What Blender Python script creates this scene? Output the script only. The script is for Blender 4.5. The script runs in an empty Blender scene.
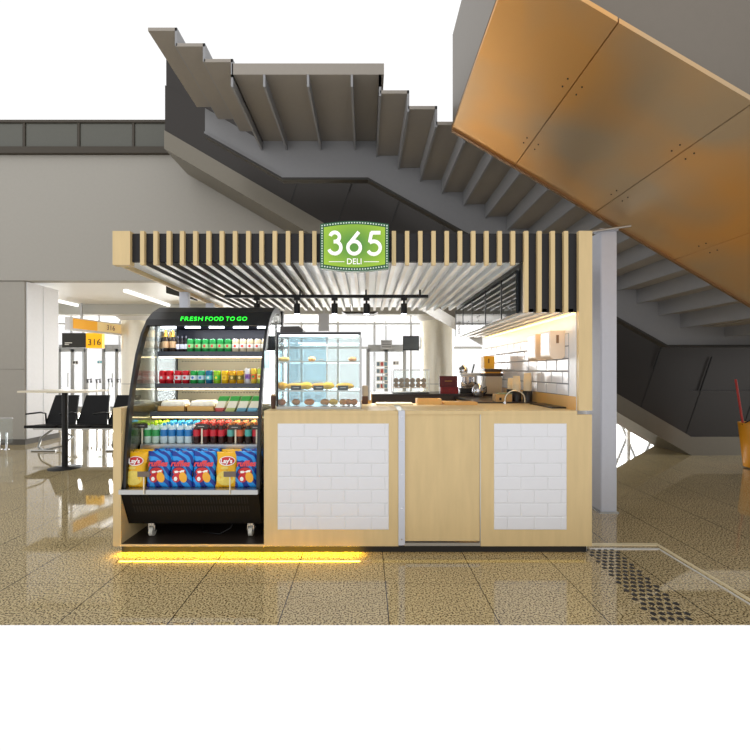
import bpy, bmesh, math, random
from mathutils import Vector, Matrix
random.seed(7)
S = bpy.context.scene
COL = S.collection
PI = math.pi

# ------------------------------------------------------------------ camera, world, light, exposure
F = 420.0            # focal length in pixels of the 750 frame
VX, VY = 366.0, 371.0
CH = 1.37            # camera height
cam_d = bpy.data.cameras.new('camera'); cam = bpy.data.objects.new('camera', cam_d); COL.objects.link(cam)
cam_d.sensor_width = 36; cam_d.lens = F/750*36
cam_d.shift_x = (375-VX)/750; cam_d.shift_y = (VY-375)/750
cam_d.clip_end = 200; cam_d.clip_start = 0.05
cam.location = (0, 0, CH); cam.rotation_euler = (PI/2, 0, 0)
S.camera = cam
S.view_settings.view_transform = 'Standard'; S.view_settings.look = 'None'
S.view_settings.gamma = 1; S.view_settings.use_curve_mapping = False
S.view_settings.exposure = 0.0
W = bpy.data.worlds.new('sky'); S.world = W; W.use_nodes = True
W.node_tree.nodes['Background'].inputs[0].default_value = (1, 1, 1, 1)
W.node_tree.nodes['Background'].inputs[1].default_value = 1.06

def area(name, loc, rot, sx, sy, power, color=(1, 1, 1)):
    l = bpy.data.lights.new(name, 'AREA'); l.shape = 'RECTANGLE'; l.size = sx; l.size_y = sy
    l.energy = power; l.color = color; l.specular_factor = 0 if name.startswith('led_glow') else 1
    o = bpy.data.objects.new(name, l); o.location = loc; o.rotation_euler = rot; COL.objects.link(o); return o
# daylight coming in through the glazed wall at the far end
area('window_daylight', (-1, 16.4, 2.0), (-PI/2, 0, 0), 28, 4.0, 2700, (1, .99, .97))

def lin(c):
    return tuple((v/255/12.92 if v/255 <= .04045 else ((v/255+.055)/1.055)**2.4) for v in c)

def X(px, d): return (px-VX)/F*d
def Z(py, d): return CH+(VY-py)/F*d
Y0 = 3.13            # front plane of the kiosk

# ------------------------------------------------------------------ materials
MATS = {}
def mat(name, rgb, rough=.5, metal=0, emit=None, es=1, spec=.5, alpha=None, noise=0, nscale=20, stretch=(1, 1, 1), bump=0):
    if name in MATS: return MATS[name]
    m = bpy.data.materials.new(name); m.use_nodes = True; MATS[name] = m
    nt = m.node_tree; b = nt.nodes['Principled BSDF']
    c = (*lin(rgb), 1)
    b.inputs['Base Color'].default_value = c; b.inputs['Roughness'].default_value = rough
    b.inputs['Metallic'].default_value = metal; b.inputs['Specular IOR Level'].default_value = spec
    if emit:
        b.inputs['Emission Color'].default_value = (*lin(emit), 1); b.inputs['Emission Strength'].default_value = es
    tc = nt.nodes.new('ShaderNodeTexCoord'); mp = nt.nodes.new('ShaderNodeMapping')
    mp.inputs['Scale'].default_value = stretch
    nz = nt.nodes.new('ShaderNodeTexNoise'); nz.inputs['Scale'].default_value = nscale; nz.inputs['Detail'].default_value = 5
    nt.links.new(tc.outputs['Object'], mp.inputs[0]); nt.links.new(mp.outputs[0], nz.inputs['Vector'])
    amt = noise if noise else .04
    mx = nt.nodes.new('ShaderNodeMix'); mx.data_type = 'RGBA'
    mx.inputs[6].default_value = tuple(v*(1-amt) for v in c[:3])+(1,)
    mx.inputs[7].default_value = tuple(min(1, v*(1+amt)) for v in c[:3])+(1,)
    nt.links.new(nz.outputs['Fac'], mx.inputs[0]); nt.links.new(mx.outputs[2], b.inputs['Base Color'])
    if bump:
        bp = nt.nodes.new('ShaderNodeBump'); bp.inputs['Strength'].default_value = bump; bp.inputs['Distance'].default_value = .002
        nt.links.new(nz.outputs['Fac'], bp.inputs['Height']); nt.links.new(bp.outputs[0], b.inputs['Normal'])
    return m

def glass(name, rgb=(235, 245, 245), refl=.09, rough=.02):
    if name in MATS: return MATS[name]
    m = bpy.data.materials.new(name); m.use_nodes = True; MATS[name] = m
    nt = m.node_tree; nt.nodes.clear()
    out = nt.nodes.new('ShaderNodeOutputMaterial'); t = nt.nodes.new('ShaderNodeBsdfTransparent')
    g = nt.nodes.new('ShaderNodeBsdfGlossy'); mx = nt.nodes.new('ShaderNodeMixShader'); lw = nt.nodes.new('ShaderNodeFresnel')
    lw.inputs[0].default_value = 1.3
    ad = nt.nodes.new('ShaderNodeMath'); ad.operation = 'MULTIPLY_ADD'; ad.inputs[1].default_value = .8; ad.inputs[2].default_value = refl*.5
    t.inputs[0].default_value = (*lin(rgb), 1); g.inputs['Roughness'].default_value = rough
    nt.links.new(lw.outputs[0], ad.inputs[0]); nt.links.new(ad.outputs[0], mx.inputs[0])
    nt.links.new(t.outputs[0], mx.inputs[1]); nt.links.new(g.outputs[0], mx.inputs[2]); nt.links.new(mx.outputs[0], out.inputs[0])
    return m

WOOD = mat('pale_maple', (214, 188, 138), .42, noise=.12, nscale=3, stretch=(7, 7, 1))
WOOD2 = mat('honey_wood', (222, 172, 100), .4, noise=.1, nscale=4, stretch=(6, 6, 1))
BLACK = mat('black_lacquer', (26, 26, 28), .35)
MBLACK = mat('black_steel', (20, 20, 21), .45, .3)
DARKP = mat('charcoal_panel', (34, 33, 36), .5, spec=.3)
TILE = mat('white_glazed_tile', (226, 226, 230), .12, noise=.02)
GROUT = mat('pale_grout', (222, 222, 222), .8)
WHITEP = mat('white_paint', (232, 233, 236), .4)
POSTW = mat('white_post', (205, 208, 218), .45, .2)
STEEL = mat('brushed_steel', (190, 190, 188), .28, .9, nscale=40, stretch=(1, 1, 12), noise=.08)
CHROME = mat('chrome', (215, 215, 218), .12, 1)
LEDW = mat('white_led', (255, 255, 255), emit=(235, 240, 255), es=7)
LEDWARM = mat('warm_led', (255, 220, 150), emit=(255, 196, 92), es=9)
LEDY = mat('amber_led', (255, 200, 40), emit=(255, 196, 30), es=14)
GREENLED = mat('green_led', (40, 255, 60), emit=(30, 255, 50), es=1.6)
GLASS = glass('clear_glass', (250, 253, 252))
GLASSB = glass('pale_blue_glass', (244, 250, 251), .1)
PAPER = mat('white_paper', (245, 245, 242), .7)
CREAM = mat('cream_paper', (235, 215, 180), .7)

# ------------------------------------------------------------------ mesh helpers
class MB:
    def __init__(s): s.v = []; s.f = []; s.m = []; s.sm = []; s.mats = []; s.cur = 0
    def use(s, m):
        if m not in s.mats: s.mats.append(m)
        s.cur = s.mats.index(m); return s
    def add(s, vs, fs, smooth=False):
        n = len(s.v); s.v += [tuple(v) for v in vs]
        for f in fs: s.f.append([n+i for i in f]); s.m.append(s.cur); s.sm.append(smooth)
        return s
    def box(s, x0, x1, y0, y1, z0, z1, b=0):
        if x0 > x1: x0, x1 = x1, x0
        if y0 > y1: y0, y1 = y1, y0
        if z0 > z1: z0, z1 = z1, z0
        if b:
            bm = bmesh.new(); bmesh.ops.create_cube(bm, size=1)
            for v in bm.verts: v.co = Vector(((x0+x1)/2+v.co.x*(x1-x0), (y0+y1)/2+v.co.y*(y1-y0), (z0+z1)/2+v.co.z*(z1-z0)))
            bmesh.ops.bevel(bm, geom=bm.edges[:], offset=b, segments=2, affect='EDGES')
            bm.verts.index_update()
            s.add([v.co for v in bm.verts], [[v.index for v in f.verts] for f in bm.faces]); bm.free(); return s
        return s.add([(x, y, z) for x in (x0, x1) for y in (y0, y1) for z in (z0, z1)],
                     [(0, 1, 3, 2), (4, 6, 7, 5), (0, 4, 5, 1), (2, 3, 7, 6), (0, 2, 6, 4), (1, 5, 7, 3)])
    def tube(s, path, r, seg=8, caps=True):
        path = [Vector(p) for p in path]; rs = r if isinstance(r, (list, tuple)) else [r]*len(path)
        vs = []; fs = []; up = None
        for i, p in enumerate(path):
            t = (path[min(i+1, len(path)-1)]-path[max(i-1, 0)]).normalized()
            if up is None:
                up = Vector((0, 0, 1)) if abs(t.z) < .9 else Vector((1, 0, 0))
            a = t.cross(up).normalized(); b = a.cross(t).normalized(); up = b
            for k in range(seg):
                th = 2*PI*k/seg; vs.append(p+a*math.cos(th)*rs[i]+b*math.sin(th)*rs[i])
        for i in range(len(path)-1):
            for k in range(seg):
                fs.append((i*seg+k, i*seg+(k+1) % seg, (i+1)*seg+(k+1) % seg, (i+1)*seg+k))
        s.add(vs, fs, True)
        if caps: s.add(vs[:seg], [list(range(seg))[::-1]]); s.add(vs[-seg:], [list(range(seg))])
        return s
    def lathe(s, prof, c=(0, 0, 0), seg=16):
        vs = []; fs = []
        for r, z in prof:
            for k in range(seg):
                th = 2*PI*k/seg; vs.append((c[0]+r*math.cos(th), c[1]+r*math.sin(th), c[2]+z))
        for i in range(len(prof)-1):
            for k in range(seg):
                fs.append((i*seg+k, i*seg+(k+1) % seg, (i+1)*seg+(k+1) % seg, (i+1)*seg+k))
        s.add(vs, fs, True)
        s.add(vs[:seg], [list(range(seg))[::-1]]); s.add(vs[-seg:], [list(range(seg))]); return s
    def prism(s, poly, a, b, axis='y'):
        """polygon in the plane normal to axis, extruded from a to b"""
        def P(u, v, w): return {'y': (u, w, v), 'x': (w, u, v), 'z': (u, v, w)}[axis]
        n = len(poly)
        vs = [P(u, v, a) for u, v in poly]+[P(u, v, b) for u, v in poly]
        fs = [list(range(n)), list(range(n, 2*n))[::-1]]+[(i, i+n, (i+1) % n+n, (i+1) % n) for i in range(n)]
        return s.add(vs, fs)
    def build(s, name, mt=None, parent=None, loc=None):
        me = bpy.data.meshes.new(name)
        off = Vector(loc) if loc is not None else Vector((0, 0, 0))
        pw = Vector((0, 0, 0)); q = parent
        while q is not None: pw += q.location; q = q.parent
        me.from_pydata([tuple(Vector(v)-off-(pw if loc is None else Vector((0, 0, 0)))) for v in s.v], [], s.f)
        for m in (s.mats or [mt]): me.materials.append(m)
        for i, p in enumerate(me.polygons): p.material_index = s.m[i] if s.mats else 0; p.use_smooth = s.sm[i]
        bm = bmesh.new(); bm.from_mesh(me); bmesh.ops.recalc_face_normals(bm, faces=bm.faces); bm.to_mesh(me); bm.free()
        me.update()
        o = bpy.data.objects.new(name, me); COL.objects.link(o)
        if parent is not None:
            o.parent = parent
            if loc is not None: o.location = off-pw
        elif loc is not None: o.location = off
        return o

def tag(o, label=None, cat=None, group=None, kind=None):
    if label: o['label'] = label
    if cat: o['category'] = cat
    if group: o['group'] = group
    if kind: o['kind'] = kind
    return o
def empty(name, loc, label=None, cat=None, group=None):
    o = bpy.data.objects.new(name, None); COL.objects.link(o); o.location = loc; o.empty_display_size = .1
    return tag(o, label, cat, group)
def struct(mb, name, m=None): return tag(mb.build(name, m), kind='structure')
def copy_tree(o, loc, label, group=None):
    def rec(a, par):
        c = a.copy(); COL.objects.link(c); c.parent = par
        for ch in a.children: rec(ch, c)
        return c
    c = rec(o, None); c.location = loc; c['label'] = label
    if group: c['group'] = group
    return c
def text(name, body, size, loc, m, parent=None, rot=(PI/2, 0, 0), off=0, ext=.002, shear=0, align='CENTER', sx=1.0, width=None, gap=1.0):
    cu = bpy.data.curves.new(name, 'FONT'); cu.body = body; cu.size = size; cu.extrude = ext; cu.offset = off
    cu.align_x = align; cu.align_y = 'CENTER'; cu.shear = shear; cu.resolution_u = 3; cu.space_character = gap
    t = bpy.data.objects.new(name, cu); COL.objects.link(t)
    bpy.context.view_layer.update()
    me = bpy.data.meshes.new_from_object(t.evaluated_get(bpy.context.evaluated_depsgraph_get()))
    bpy.data.objects.remove(t)
    if width:
        xs_ = [v.co.x for v in me.vertices]; sx = width/(max(xs_)-min(xs_))
    M = Matrix.Translation(Vector(loc)) @ (Matrix.Rotation(rot[2], 4, 'Z') @ Matrix.Rotation(rot[1], 4, 'Y') @ Matrix.Rotation(rot[0], 4, 'X')) @ Matrix.Diagonal((sx, 1, 1, 1))
    me.transform(M)
    pw = Vector((0, 0, 0)); q = parent
    while q is not None: pw += q.location; q = q.parent
    me.transform(Matrix.Translation(-pw))
    me.materials.clear(); me.materials.append(m)
    o = bpy.data.objects.new(name, me); COL.objects.link(o); o.parent = parent; return o
ORD = ['first', 'second', 'third', 'fourth', 'fifth', 'sixth', 'seventh', 'eighth', 'ninth', 'tenth', 'eleventh', 'twelfth',
       'thirteenth', 'fourteenth', 'fifteenth', 'sixteenth', 'seventeenth', 'eighteenth', 'nineteenth', 'twentieth', 'twenty-first', 'twenty-second', 'twenty-third']

# ------------------------------------------------------------------ floor
def floor_material():
    m = bpy.data.materials.new('speckled_granite'); m.use_nodes = True; nt = m.node_tree; b = nt.nodes['Principled BSDF']
    tc = nt.nodes.new('ShaderNodeTexCoord')
    n1 = nt.nodes.new('ShaderNodeTexNoise'); n1.inputs['Scale'].default_value = 95; n1.inputs['Detail'].default_value = 3
    r1 = nt.nodes.new('ShaderNodeValToRGB'); e = r1.color_ramp.elements
    e[0].position = .41; e[0].color = (*lin((88, 70, 44)), 1); e[1].position = .56; e[1].color = (*lin((216, 198, 154)), 1)
    k = e.new(.47); k.color = (*lin((178, 158, 116)), 1)
    n2 = nt.nodes.new('ShaderNodeTexNoise'); n2.inputs['Scale'].default_value = 1.3; n2.inputs['Detail'].default_value = 4
    mx = nt.nodes.new('ShaderNodeMix'); mx.data_type = 'RGBA'; mx.blend_type = 'MULTIPLY'; mx.inputs[0].default_value = .35
    # tile joints from real coordinates
    sp = nt.nodes.new('ShaderNodeSeparateXYZ'); nt.links.new(tc.outputs['Object'], sp.inputs[0])
    def joint(sock, off):
        a = nt.nodes.new('ShaderNodeMath'); a.operation = 'SUBTRACT'; a.inputs[1].default_value = off-60
        nt.links.new(sock, a.inputs[0])
        p = nt.nodes.new('ShaderNodeMath'); p.operation = 'MODULO'; p.inputs[1].default_value = .6; nt.links.new(a.outputs[0], p.inputs[0])
        q = nt.nodes.new('ShaderNodeMath'); q.operation = 'LESS_THAN'; q.inputs[1].default_value = .006; nt.links.new(p.outputs[0], q.inputs[0])
        return q
    jx = joint(sp.outputs[0], .122); jy = joint(sp.outputs[1], 2.705)
    mxx = nt.nodes.new('ShaderNodeMath'); mxx.operation = 'MAXIMUM'
    hy = nt.nodes.new('ShaderNodeMath'); hy.operation = 'MULTIPLY'; hy.inputs[1].default_value = .4; nt.links.new(jy.outputs[0], hy.inputs[0])
    nt.links.new(jx.outputs[0], mxx.inputs[0]); nt.links.new(hy.outputs[0], mxx.inputs[1])
    jm = nt.nodes.new('ShaderNodeMix'); jm.data_type = 'RGBA'; jm.inputs[7].default_value = (*lin((48, 36, 26)), 1)
    for n in (n1, n2): nt.links.new(tc.outputs['Object'], n.inputs['Vector'])
    nt.links.new(n1.outputs['Fac'], r1.inputs[0]); nt.links.new(r1.outputs[0], mx.inputs[6]); nt.links.new(n2.outputs['Fac'], mx.inputs[7])
    nt.links.new(mx.outputs[2], jm.inputs[6]); nt.links.new(mxx.outputs[0], jm.inputs[0]); nt.links.new(jm.outputs[2], b.inputs['Base Color'])
    b.inputs['Roughness'].default_value = .035; b.inputs['Specular IOR Level'].default_value = .7
    return m
struct(MB().box(-16, 14, 2.27, 15.2, -.004, 0), 'floor', floor_material())

# ------------------------------------------------------------------ far hall: upper storey slab front, soffit, glazing
BULK = mat('warm_grey_plaster', (170, 166, 158), .7)
DBROWN = mat('dark_brown_metal', (62, 54, 42), .5)
SOFF = mat('white_metal_ceiling', (236, 236, 234), .45)
struct(MB().box(-12, 6, 7.8, 8.0, 3.05, 5.38), 'wall_back', BULK)
struct(MB().use(DBROWN).box(-12, 6, 7.72, 8.0, 5.38, 5.5), 'trim_1')
t = empty('glass_railing', (-6, 7.86, 5.5), 'dark framed glass railing on the edge of the upper floor', 'railing')
DGL = mat('smoked_glass', (92, 92, 84), .15)
for i in range(5):
    x = -7.4+i*1.02
    MB().box(x+.02, x+.98, 7.85, 7.87, 5.5, 6.0).build('glass_panel', DGL, t)
for i in range(6):
    x = -7.4+i*1.02
    MB().box(x-.02, x+.02, 7.83, 7.89, 5.5, 6.0).build('post', DBROWN, t)
MB().box(-7.45, -2.25, 7.82, 7.9, 6.0, 6.05).build('handrail', DBROWN, t)
struct(MB().box(-14, 12, 8.0, 15.2, 3.12, 3.3), 'ceiling', SOFF)
struct(MB().box(6.6, 6.75, -1.0, 4.4, 0, 7.0), 'wall_right_blocker', mat('dark_light_blocker', (84, 78, 70), .6))  # added unseen wall, blocks sky light to darken the right-hand floor
CBEAM = mat('ceiling_beam_grey', (190, 190, 184), .5)
struct(MB().box(-12, 8, 11.0, 11.35, 2.86, 3.12), 'trim_2', CBEAM)
for i, x in enumerate((-7.6, -5.2, -2.2, 1.6)):
    tag(MB().box(x, x+.07, 9.0, 14.6, 3.06, 3.12).build('linear_ceiling_light', mat('lamp_diffuser', (250, 250, 250), emit=(255, 255, 255), es=1.3)),
        ['long white ceiling light nearest the grey column', 'long white ceiling light above the yellow gate sign', 'long white ceiling light above the open fridge', 'long white ceiling light behind the kiosk, right of centre'][i], 'ceiling light', 'linear ceiling lights in the far hall')
# glazed end wall, built as a frame of mullions with single panes
FR = mat('white_mullion', (196, 198, 202), .4)
mb = MB()
xs = [-14+1.3*i for i in range(21)]
for x in xs: mb.box(x-.04, x+.04, 15, 15.12, 0, 3.12)
for z in (0.05, 2.2, 3.06): mb.box(-14, 12, 15.01, 15.11, z-.04, z+.04)
w = struct(mb, 'window_1', FR)
MB().box(-14, 12, 15.05, 15.06, 0.1, 3.05).build('window_pane', glass('window_glass', (255, 255, 255), .0), w)
# slanting outdoor trusses seen through the glass, right
TR = mat('grey_steel_truss', (120, 128, 138), .5)
mb = MB()
for i in range(7):
    x = 5.6+i*.95
    mb.tube([(x, 15.9, 0.0), (x+.95, 15.9, 2.3)], .05, 6).tube([(x+.95, 15.9, 0.0), (x, 15.9, 2.3)], .05, 6)
mb.box(5.5, 12.4, 15.86, 15.94, 2.28, 2.38); mb.box(5.5, 12.4, 15.86, 15.94, 0.0, .1)
tag(mb.build('steel_truss', TR), 'grey crossed steel truss outside the glass, seen under the dark escalator', 'truss')

# exit doors in the glazing
def exit_door(n, x0, x1):
    mb = MB()
    for x in (x0, (x0+x1)/2, x1): mb.box(x-.06, x+.06, 14.86, 14.98, 0, 2.15)
    mb.box(x0, x1, 14.86, 14.98, 2.05, 2.3); mb.box(x0, x1, 14.88, 14.96, 0, .12)
    d = struct(mb, 'door_%d' % n, mat('grey_door_frame', (160, 163, 168), .4))
    MB().box(x0, x1, 14.91, 14.93, .12, 2.1).build('door_pane', glass('window_glass', (255, 255, 255), .0), d)
    MB().tube([(x0*.5+x1*.5-.12, 14.82, .8), (x0*.5+x1*.5-.12, 14.82, 1.3)], .02, 6).build('door_handle', STEEL, d)
exit_door(1, X(62, 15), X(88, 15)); exit_door(2, X(106, 15), X(132, 15)); exit_door(3, X(368, 15), X(404, 15))
def poster(x, z, w_, h_, label, cols, rows=1, d=14.84):
    p = tag(MB().box(x-w_/2, x+w_/2, d, d+.012, z-h_/2, z+h_/2).build('leaflet_sheet', PAPER), label, 'poster')
    mb = MB(); n = len(cols)
    for r in range(rows):
        for i, c in enumerate(cols):
            mb.use(mat('print_%d_%d_%d' % c, c, .7)).box(x-w_/2+w_*(i+.12)/n, x-w_/2+w_*(i+.88)/n, d-.004, d, z-h_/2+h_*(r+.15)/rows, z-h_/2+h_*(r+.85)/rows)
    mb.build('printing', None, p)
for i, y in enumerate((364, 371, 378.5, 386)):
    poster(X(382, 14.8), Z(y, 14.8), .4, .19, ['topmost', 'second from top', 'third from top', 'lowest'][i]+' of four leaflet strips on the glass door behind the kiosk', [(120, 140, 160), (190, 90, 90), (110, 150, 170)])
poster(X(396, 14.8), Z(363, 14.8), .2, .13, 'small grey notice right of the leaflet strips on the glass door', [(120, 120, 125), (150, 150, 155)])
poster(X(74.5, 14.8), Z(362.5, 14.8), .2, .13, 'dark notice on the glass door below the black gate display', [(70, 70, 75), (90, 90, 95)])
poster(X(99, 14.9), Z(362, 14.9), .18, .1, 'small pale blue notice on the glass right of the gate sign', [(120, 190, 215), (130, 200, 220)], d=14.94)

# round columns
GOLD = mat('satin_champagne_metal', (238, 232, 216), .3, .5, noise=.05)
def round_column(px, d, r, label):
    x = X(px, d)
    t = empty('round_column', (x, d, 0), label, 'column', 'round metal clad columns in the far hall')
    MB().lathe([(r, 0), (r, 3.0)], (x, d, 0), 32).build('shaft', GOLD, t)
    MB().lathe([(r+.01, 0), (r+.01, .15)], (x, d, 0), 32).build('base_ring', STEEL, t)
    MB().lathe([(r+.005, 1.0), (r+.005, 1.012)], (x, d, .0), 32).build('seam_ring', mat('seam_grey', (120, 120, 115), .5), t)
    MB().lathe([(r, 2.8), (r+.18, 2.95), (r+.18, 3.12)], (x, d, 0), 32).build('capital', WHITEP, t)
round_column(437, 12.2, .48, 'round metal clad column behind the coffee corner of the kiosk')
round_column(138, 12.2, .43, 'round champagne coloured column left of the open fridge')
# square column at the left
CG = mat('grey_column_cladding', (164, 159, 150), .5); CW = mat('white_column_cladding', (240, 240, 243), .4)
t = empty('square_column', (-7.4, 8.2, 0), 'large square clad column left of the bar table', 'column')
MB().box(-8.6, -6.36, 7.82, 7.86, .1, 3.04).build('grey_cladding', CG, t)
MB().box(-8.6, -6.36, 7.86, 8.66, .1, 3.04).build('core', CW, t)
MB().box(-6.36, -6.34, 7.86, 8.24, .1, 3.04).build('white_cladding', CW, t)
MB().box(-6.36, -6.34, 8.26, 8.66, .1, 3.04).build('white_cladding', CW, t)
MB().box(-8.62, -6.33, 7.8, 8.68, 0, .1).build('base_trim', mat('dark_skirting', (84, 80, 74), .5), t)
MB().box(-6.42, -6.36, 7.815, 7.825, 1.4, 1.406).box(-8.6, -6.36, 7.815, 7.825, 1.4, 1.406).build('joint', mat('seam_grey', (120, 120, 115), .5), t)

# ------------------------------------------------------------------ gate signs
YEL = mat('sign_yellow', (250, 190, 20), .5, emit=(250, 185, 10), es=.5)
DK = mat('sign_black', (48, 47, 44), .5)
d = 12.0
t = empty('gate_display', (X(73, d), d, Z(347, d)), 'black gate display panel hanging left of the yellow 316 sign', 'sign')
MB().box(X(62, d), X(85.5, d), d, d+.12, Z(347.5, d), Z(333, d)).build('display_body', DK, t)
for i in range(2): MB().box(X(65, d), X(72-3*i, d), d-.01, d, Z(343.3+1.6*i, d), Z(342.4+1.6*i, d)).build('lettering', PAPER, t)
MB().box(X(70, d)-.02, X(70, d)+.02, d+.04, d+.08, Z(333, d), 3.12).build('hanger', FR, t)
t = empty('gate_number_sign', (X(94, d), d, Z(347, d)), 'yellow sign with black 316 beside the black display', 'sign')
MB().box(X(86, d), X(102, d), d, d+.12, Z(348, d), Z(333, d)).build('sign_body', YEL, t)
text('lettering', '316', .26, (X(94.5, d), d-.01, Z(342.5, d)), DK, t)
MB().box(X(98, d)-.02, X(98, d)+.02, d+.04, d+.08, Z(333, d), 3.12).build('hanger', FR, t)
# long angled yellow sign
d = 10.6
xa, xb = X(73, d), X(122.5, d+1.6)
t = empty('hanging_gate_banner', ((xa+xb)/2, d+.6, Z(328, d)), 'long yellow and white hanging gate banner above the 316 sign', 'sign')
def skew_panel(mb, f0, f1, zt0, zb0, off=0, thick=.14):
    p0 = Vector((xa, d, 0)); p1 = Vector((xb, d+1.6, 0)); dr = p1-p0; n = Vector((dr.y, -dr.x, 0)).normalized()
    a = p0+dr*f0+n*off; b = p0+dr*f1+n*off; c = -n*thick
    mb.add([a+Vector((0, 0, zb0)), b+Vector((0, 0, zb0)), b+c+Vector((0, 0, zb0)), a+c+Vector((0, 0, zb0)),
            a+Vector((0, 0, zt0)), b+Vector((0, 0, zt0)), b+c+Vector((0, 0, zt0)), a+c+Vector((0, 0, zt0))],
           [(0, 1, 2, 3), (4, 5, 6, 7), (0, 1, 5, 4), (1, 2, 6, 5), (2, 3, 7, 6), (3, 0, 4, 7)])
    return mb
zt, zb = Z(318, d), Z(329, d)
skew_panel(MB(), -.06, 1, zt+.02, zb-.03).build('housing', WHITEP, t)
skew_panel(MB(), 0, .45, zt-.01, zb+.02, .012, .01).build('yellow_face', mat('banner_yellow', (245, 178, 50), .5, emit=(245, 170, 40), es=.35), t)
skew_panel(MB(), .45, .98, zt-.01, zb+.02, .012, .01).build('cream_face', mat('banner_cream', (246, 220, 160), .5, emit=(246, 210, 150), es=.3), t)
ang = math.atan2(1.6, xb-xa)
pp = Vector((xa, d, 0))+Vector((xb-xa, 1.6, 0))*.72; nn = Vector((1.6, -(xb-xa), 0)).normalized()*.03
text('lettering', '316', .2, (pp.x+nn.x, pp.y+nn.y, (zt+zb)/2), mat('sign_grey_print', (120, 110, 95)), t, rot=(PI/2, 0, ang))
for f in (.12, .92):
    p = Vector((xa, d, 0))+Vector((xb-xa, 1.6, 0))*f
    MB().box(p.x-.02, p.x+.02, p.y+.05, p.y+.09, zt+.02, 3.12).build('hanger', FR, t)
# dark hanging display below the left canopy
d = 8.6
t = empty('flight_display', (X(181, d), d, Z(300, d)), 'dark hanging flight display seen just below the left end of the canopy', 'display')
MB().prism([(X(166, d), Z(293, d)), (X(196, d), Z(300.5, d)), (X(196, d), Z(298, d)), (X(166, d), Z(286, d))], d, d+.08).build('screen', DK, t)
MB().box(X(180, d)-.02, X(180, d)+.02, d+.02, d+.06, Z(291, d), 3.12).build('hanger', FR, t)
# television and notice box over doors behind
d = 12.6
t = empty('wall_television', (X(411, d), d, Z(343, d)), 'dark television hanging left of the round column behind kiosk', 'television')
MB().box(X(403, d), X(419, d), d, d+.08, Z(350.5, d), Z(336, d)).build('bezel', BLACK, t)
MB().box(X(404, d), X(418, d), d-.008, d, Z(349.5, d), Z(337, d)).build('screen', mat('tv_glass', (98, 104, 112), .15), t)
MB().box(X(411, d)-.02, X(411, d)+.02, d+.03, d+.06, Z(336, d), 3.12).build('hanger', FR, t)
d = 14.6
t = empty('door_notice_box', (X(386.5, d), d, Z(350, d)), 'grey slatted box hanging above the glass doors behind kiosk', 'box')
mb = MB().box(X(381, d), X(392, d), d, d+.2, Z(349, d), Z(340, d)); mb.build('housing', mat('grey_vent', (168, 170, 175), .5), t)
mb = MB()
for k in range(3): mb.box(X(382, d), X(391, d), d-.01, d, Z(342.4+2.4*k, d), Z(341.4+2.4*k, d))
mb.build('slats', mat('grey_dark_vent', (120, 122, 128), .5), t)
MB().box(X(386, d)-.02, X(386, d)+.02, d+.1, d+.14, Z(340, d), 3.12).build('hanger', FR, t)
d = 9.5
t = empty('hanging_notice', (X(324, d), d, Z(332, d)), 'plain grey hanging panel seen above the pastry case', 'sign')
MB().box(X(318.5, d), X(329, d), d, d+.05, Z(331, d), Z(313.5, d)).build('panel', mat('hanging_grey', (196, 198, 204), .5), t)
MB().box(X(324, d)-.01, X(324, d)+.01, d+.02, d+.03, Z(313.5, d), 3.12).build('hanger', FR, t)

# ------------------------------------------------------------------ dark escalator behind (side truss)
D2 = 6.85
def L2(px): return 170+(px-200)*(449-170)/(675-200)      # lower edge line
ESD = mat('dark_bronze_panel', (52, 48, 45), .38, .35); ESB = mat('grey_beige_steel', (124, 118, 106), .35, .4)
t = empty('escalator', (X(500, D2), D2+.4, 0), 'dark escalator descending right behind the kiosk and the stair', 'escalator')
xa, xb = X(165, D2), X(690, D2); za, zb_ = Z(L2(165), D2), Z(L2(690), D2); zb_ = max(zb_, 0)
xe = X(880, D2)
def band(h0, h1, y0, y1, name, m, x0=None, x1=None):
    MB().prism([(xa, za+h0), (xb, zb_+h0), (xe, zb_+h0), (xe, zb_+h1), (xb, zb_+h1), (xa, za+h1)], y0, y1).build(name, m, t)
band(.3, 1.05, D2, D2+.85, 'truss_cladding', ESD)
band(1.05, 1.9, D2+.04, D2+.1, 'balustrade', ESD)
band(.0, .3, D2-.03, D2+.85, 'lower_edge_band', ESB)
mb = MB()
for px in (290, 335, 380, 425, 640, 685, 740):
    x = X(px, D2); mb = MB(); z = max(Z(L2(px), D2), 0)
    mb.prism([(x, z+.32), (x+.012, z+.32), (x+.45, z+1.6), (x+.438, z+1.6)], D2-.006, D2+.02); mb.build('panel_joint', mat('joint_dark', (26, 24, 22), .6), t); mb = MB()


# ------------------------------------------------------------------ stair in front of it
DS = 5.8; DN = 4.5
STP = mat('grey_painted_steel', (150, 150, 152), .5); STU = mat('brown_grey_soffit', (158, 150, 140), .55); EDGE = mat('stringer_edge', (60, 58, 56), .5)
def sx(px): return X(px, DS)
def sz(py): return Z(py, DS)
t = empty('staircase', (sx(460), 5.2, 0), 'grey steel staircase with two landings passing above the kiosk', 'staircase')
bot = [(sx(205), sz(135)), (sx(283), sz(179)), (sx(368), sz(179)), (sx(665), sz(345)), (sx(900), sz(345))]
top = [(sx(900), sz(318)), (sx(688), sz(318)), (sx(376), sz(141)), (sx(262), sz(141)), (sx(205), sz(108))]
MB().prism(bot+top, DS, DS+.06).build('stringer', STP, t)
lip = [(x, z-.03) for x, z in bot]
MB().prism(bot+lip[::-1], DS-.05, DS+.07).build('stringer_edge', EDGE, t)
MB().prism([(x, z) for x, z in bot]+[(x, z+.035) for x, z in bot][::-1], DS-.03, DS).build('stringer_flange', STP, t)
zl = sz(141)
MB().box(sx(262), sx(380), DN, DS, zl, zl+.12).build('landing', STU, t)
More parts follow.
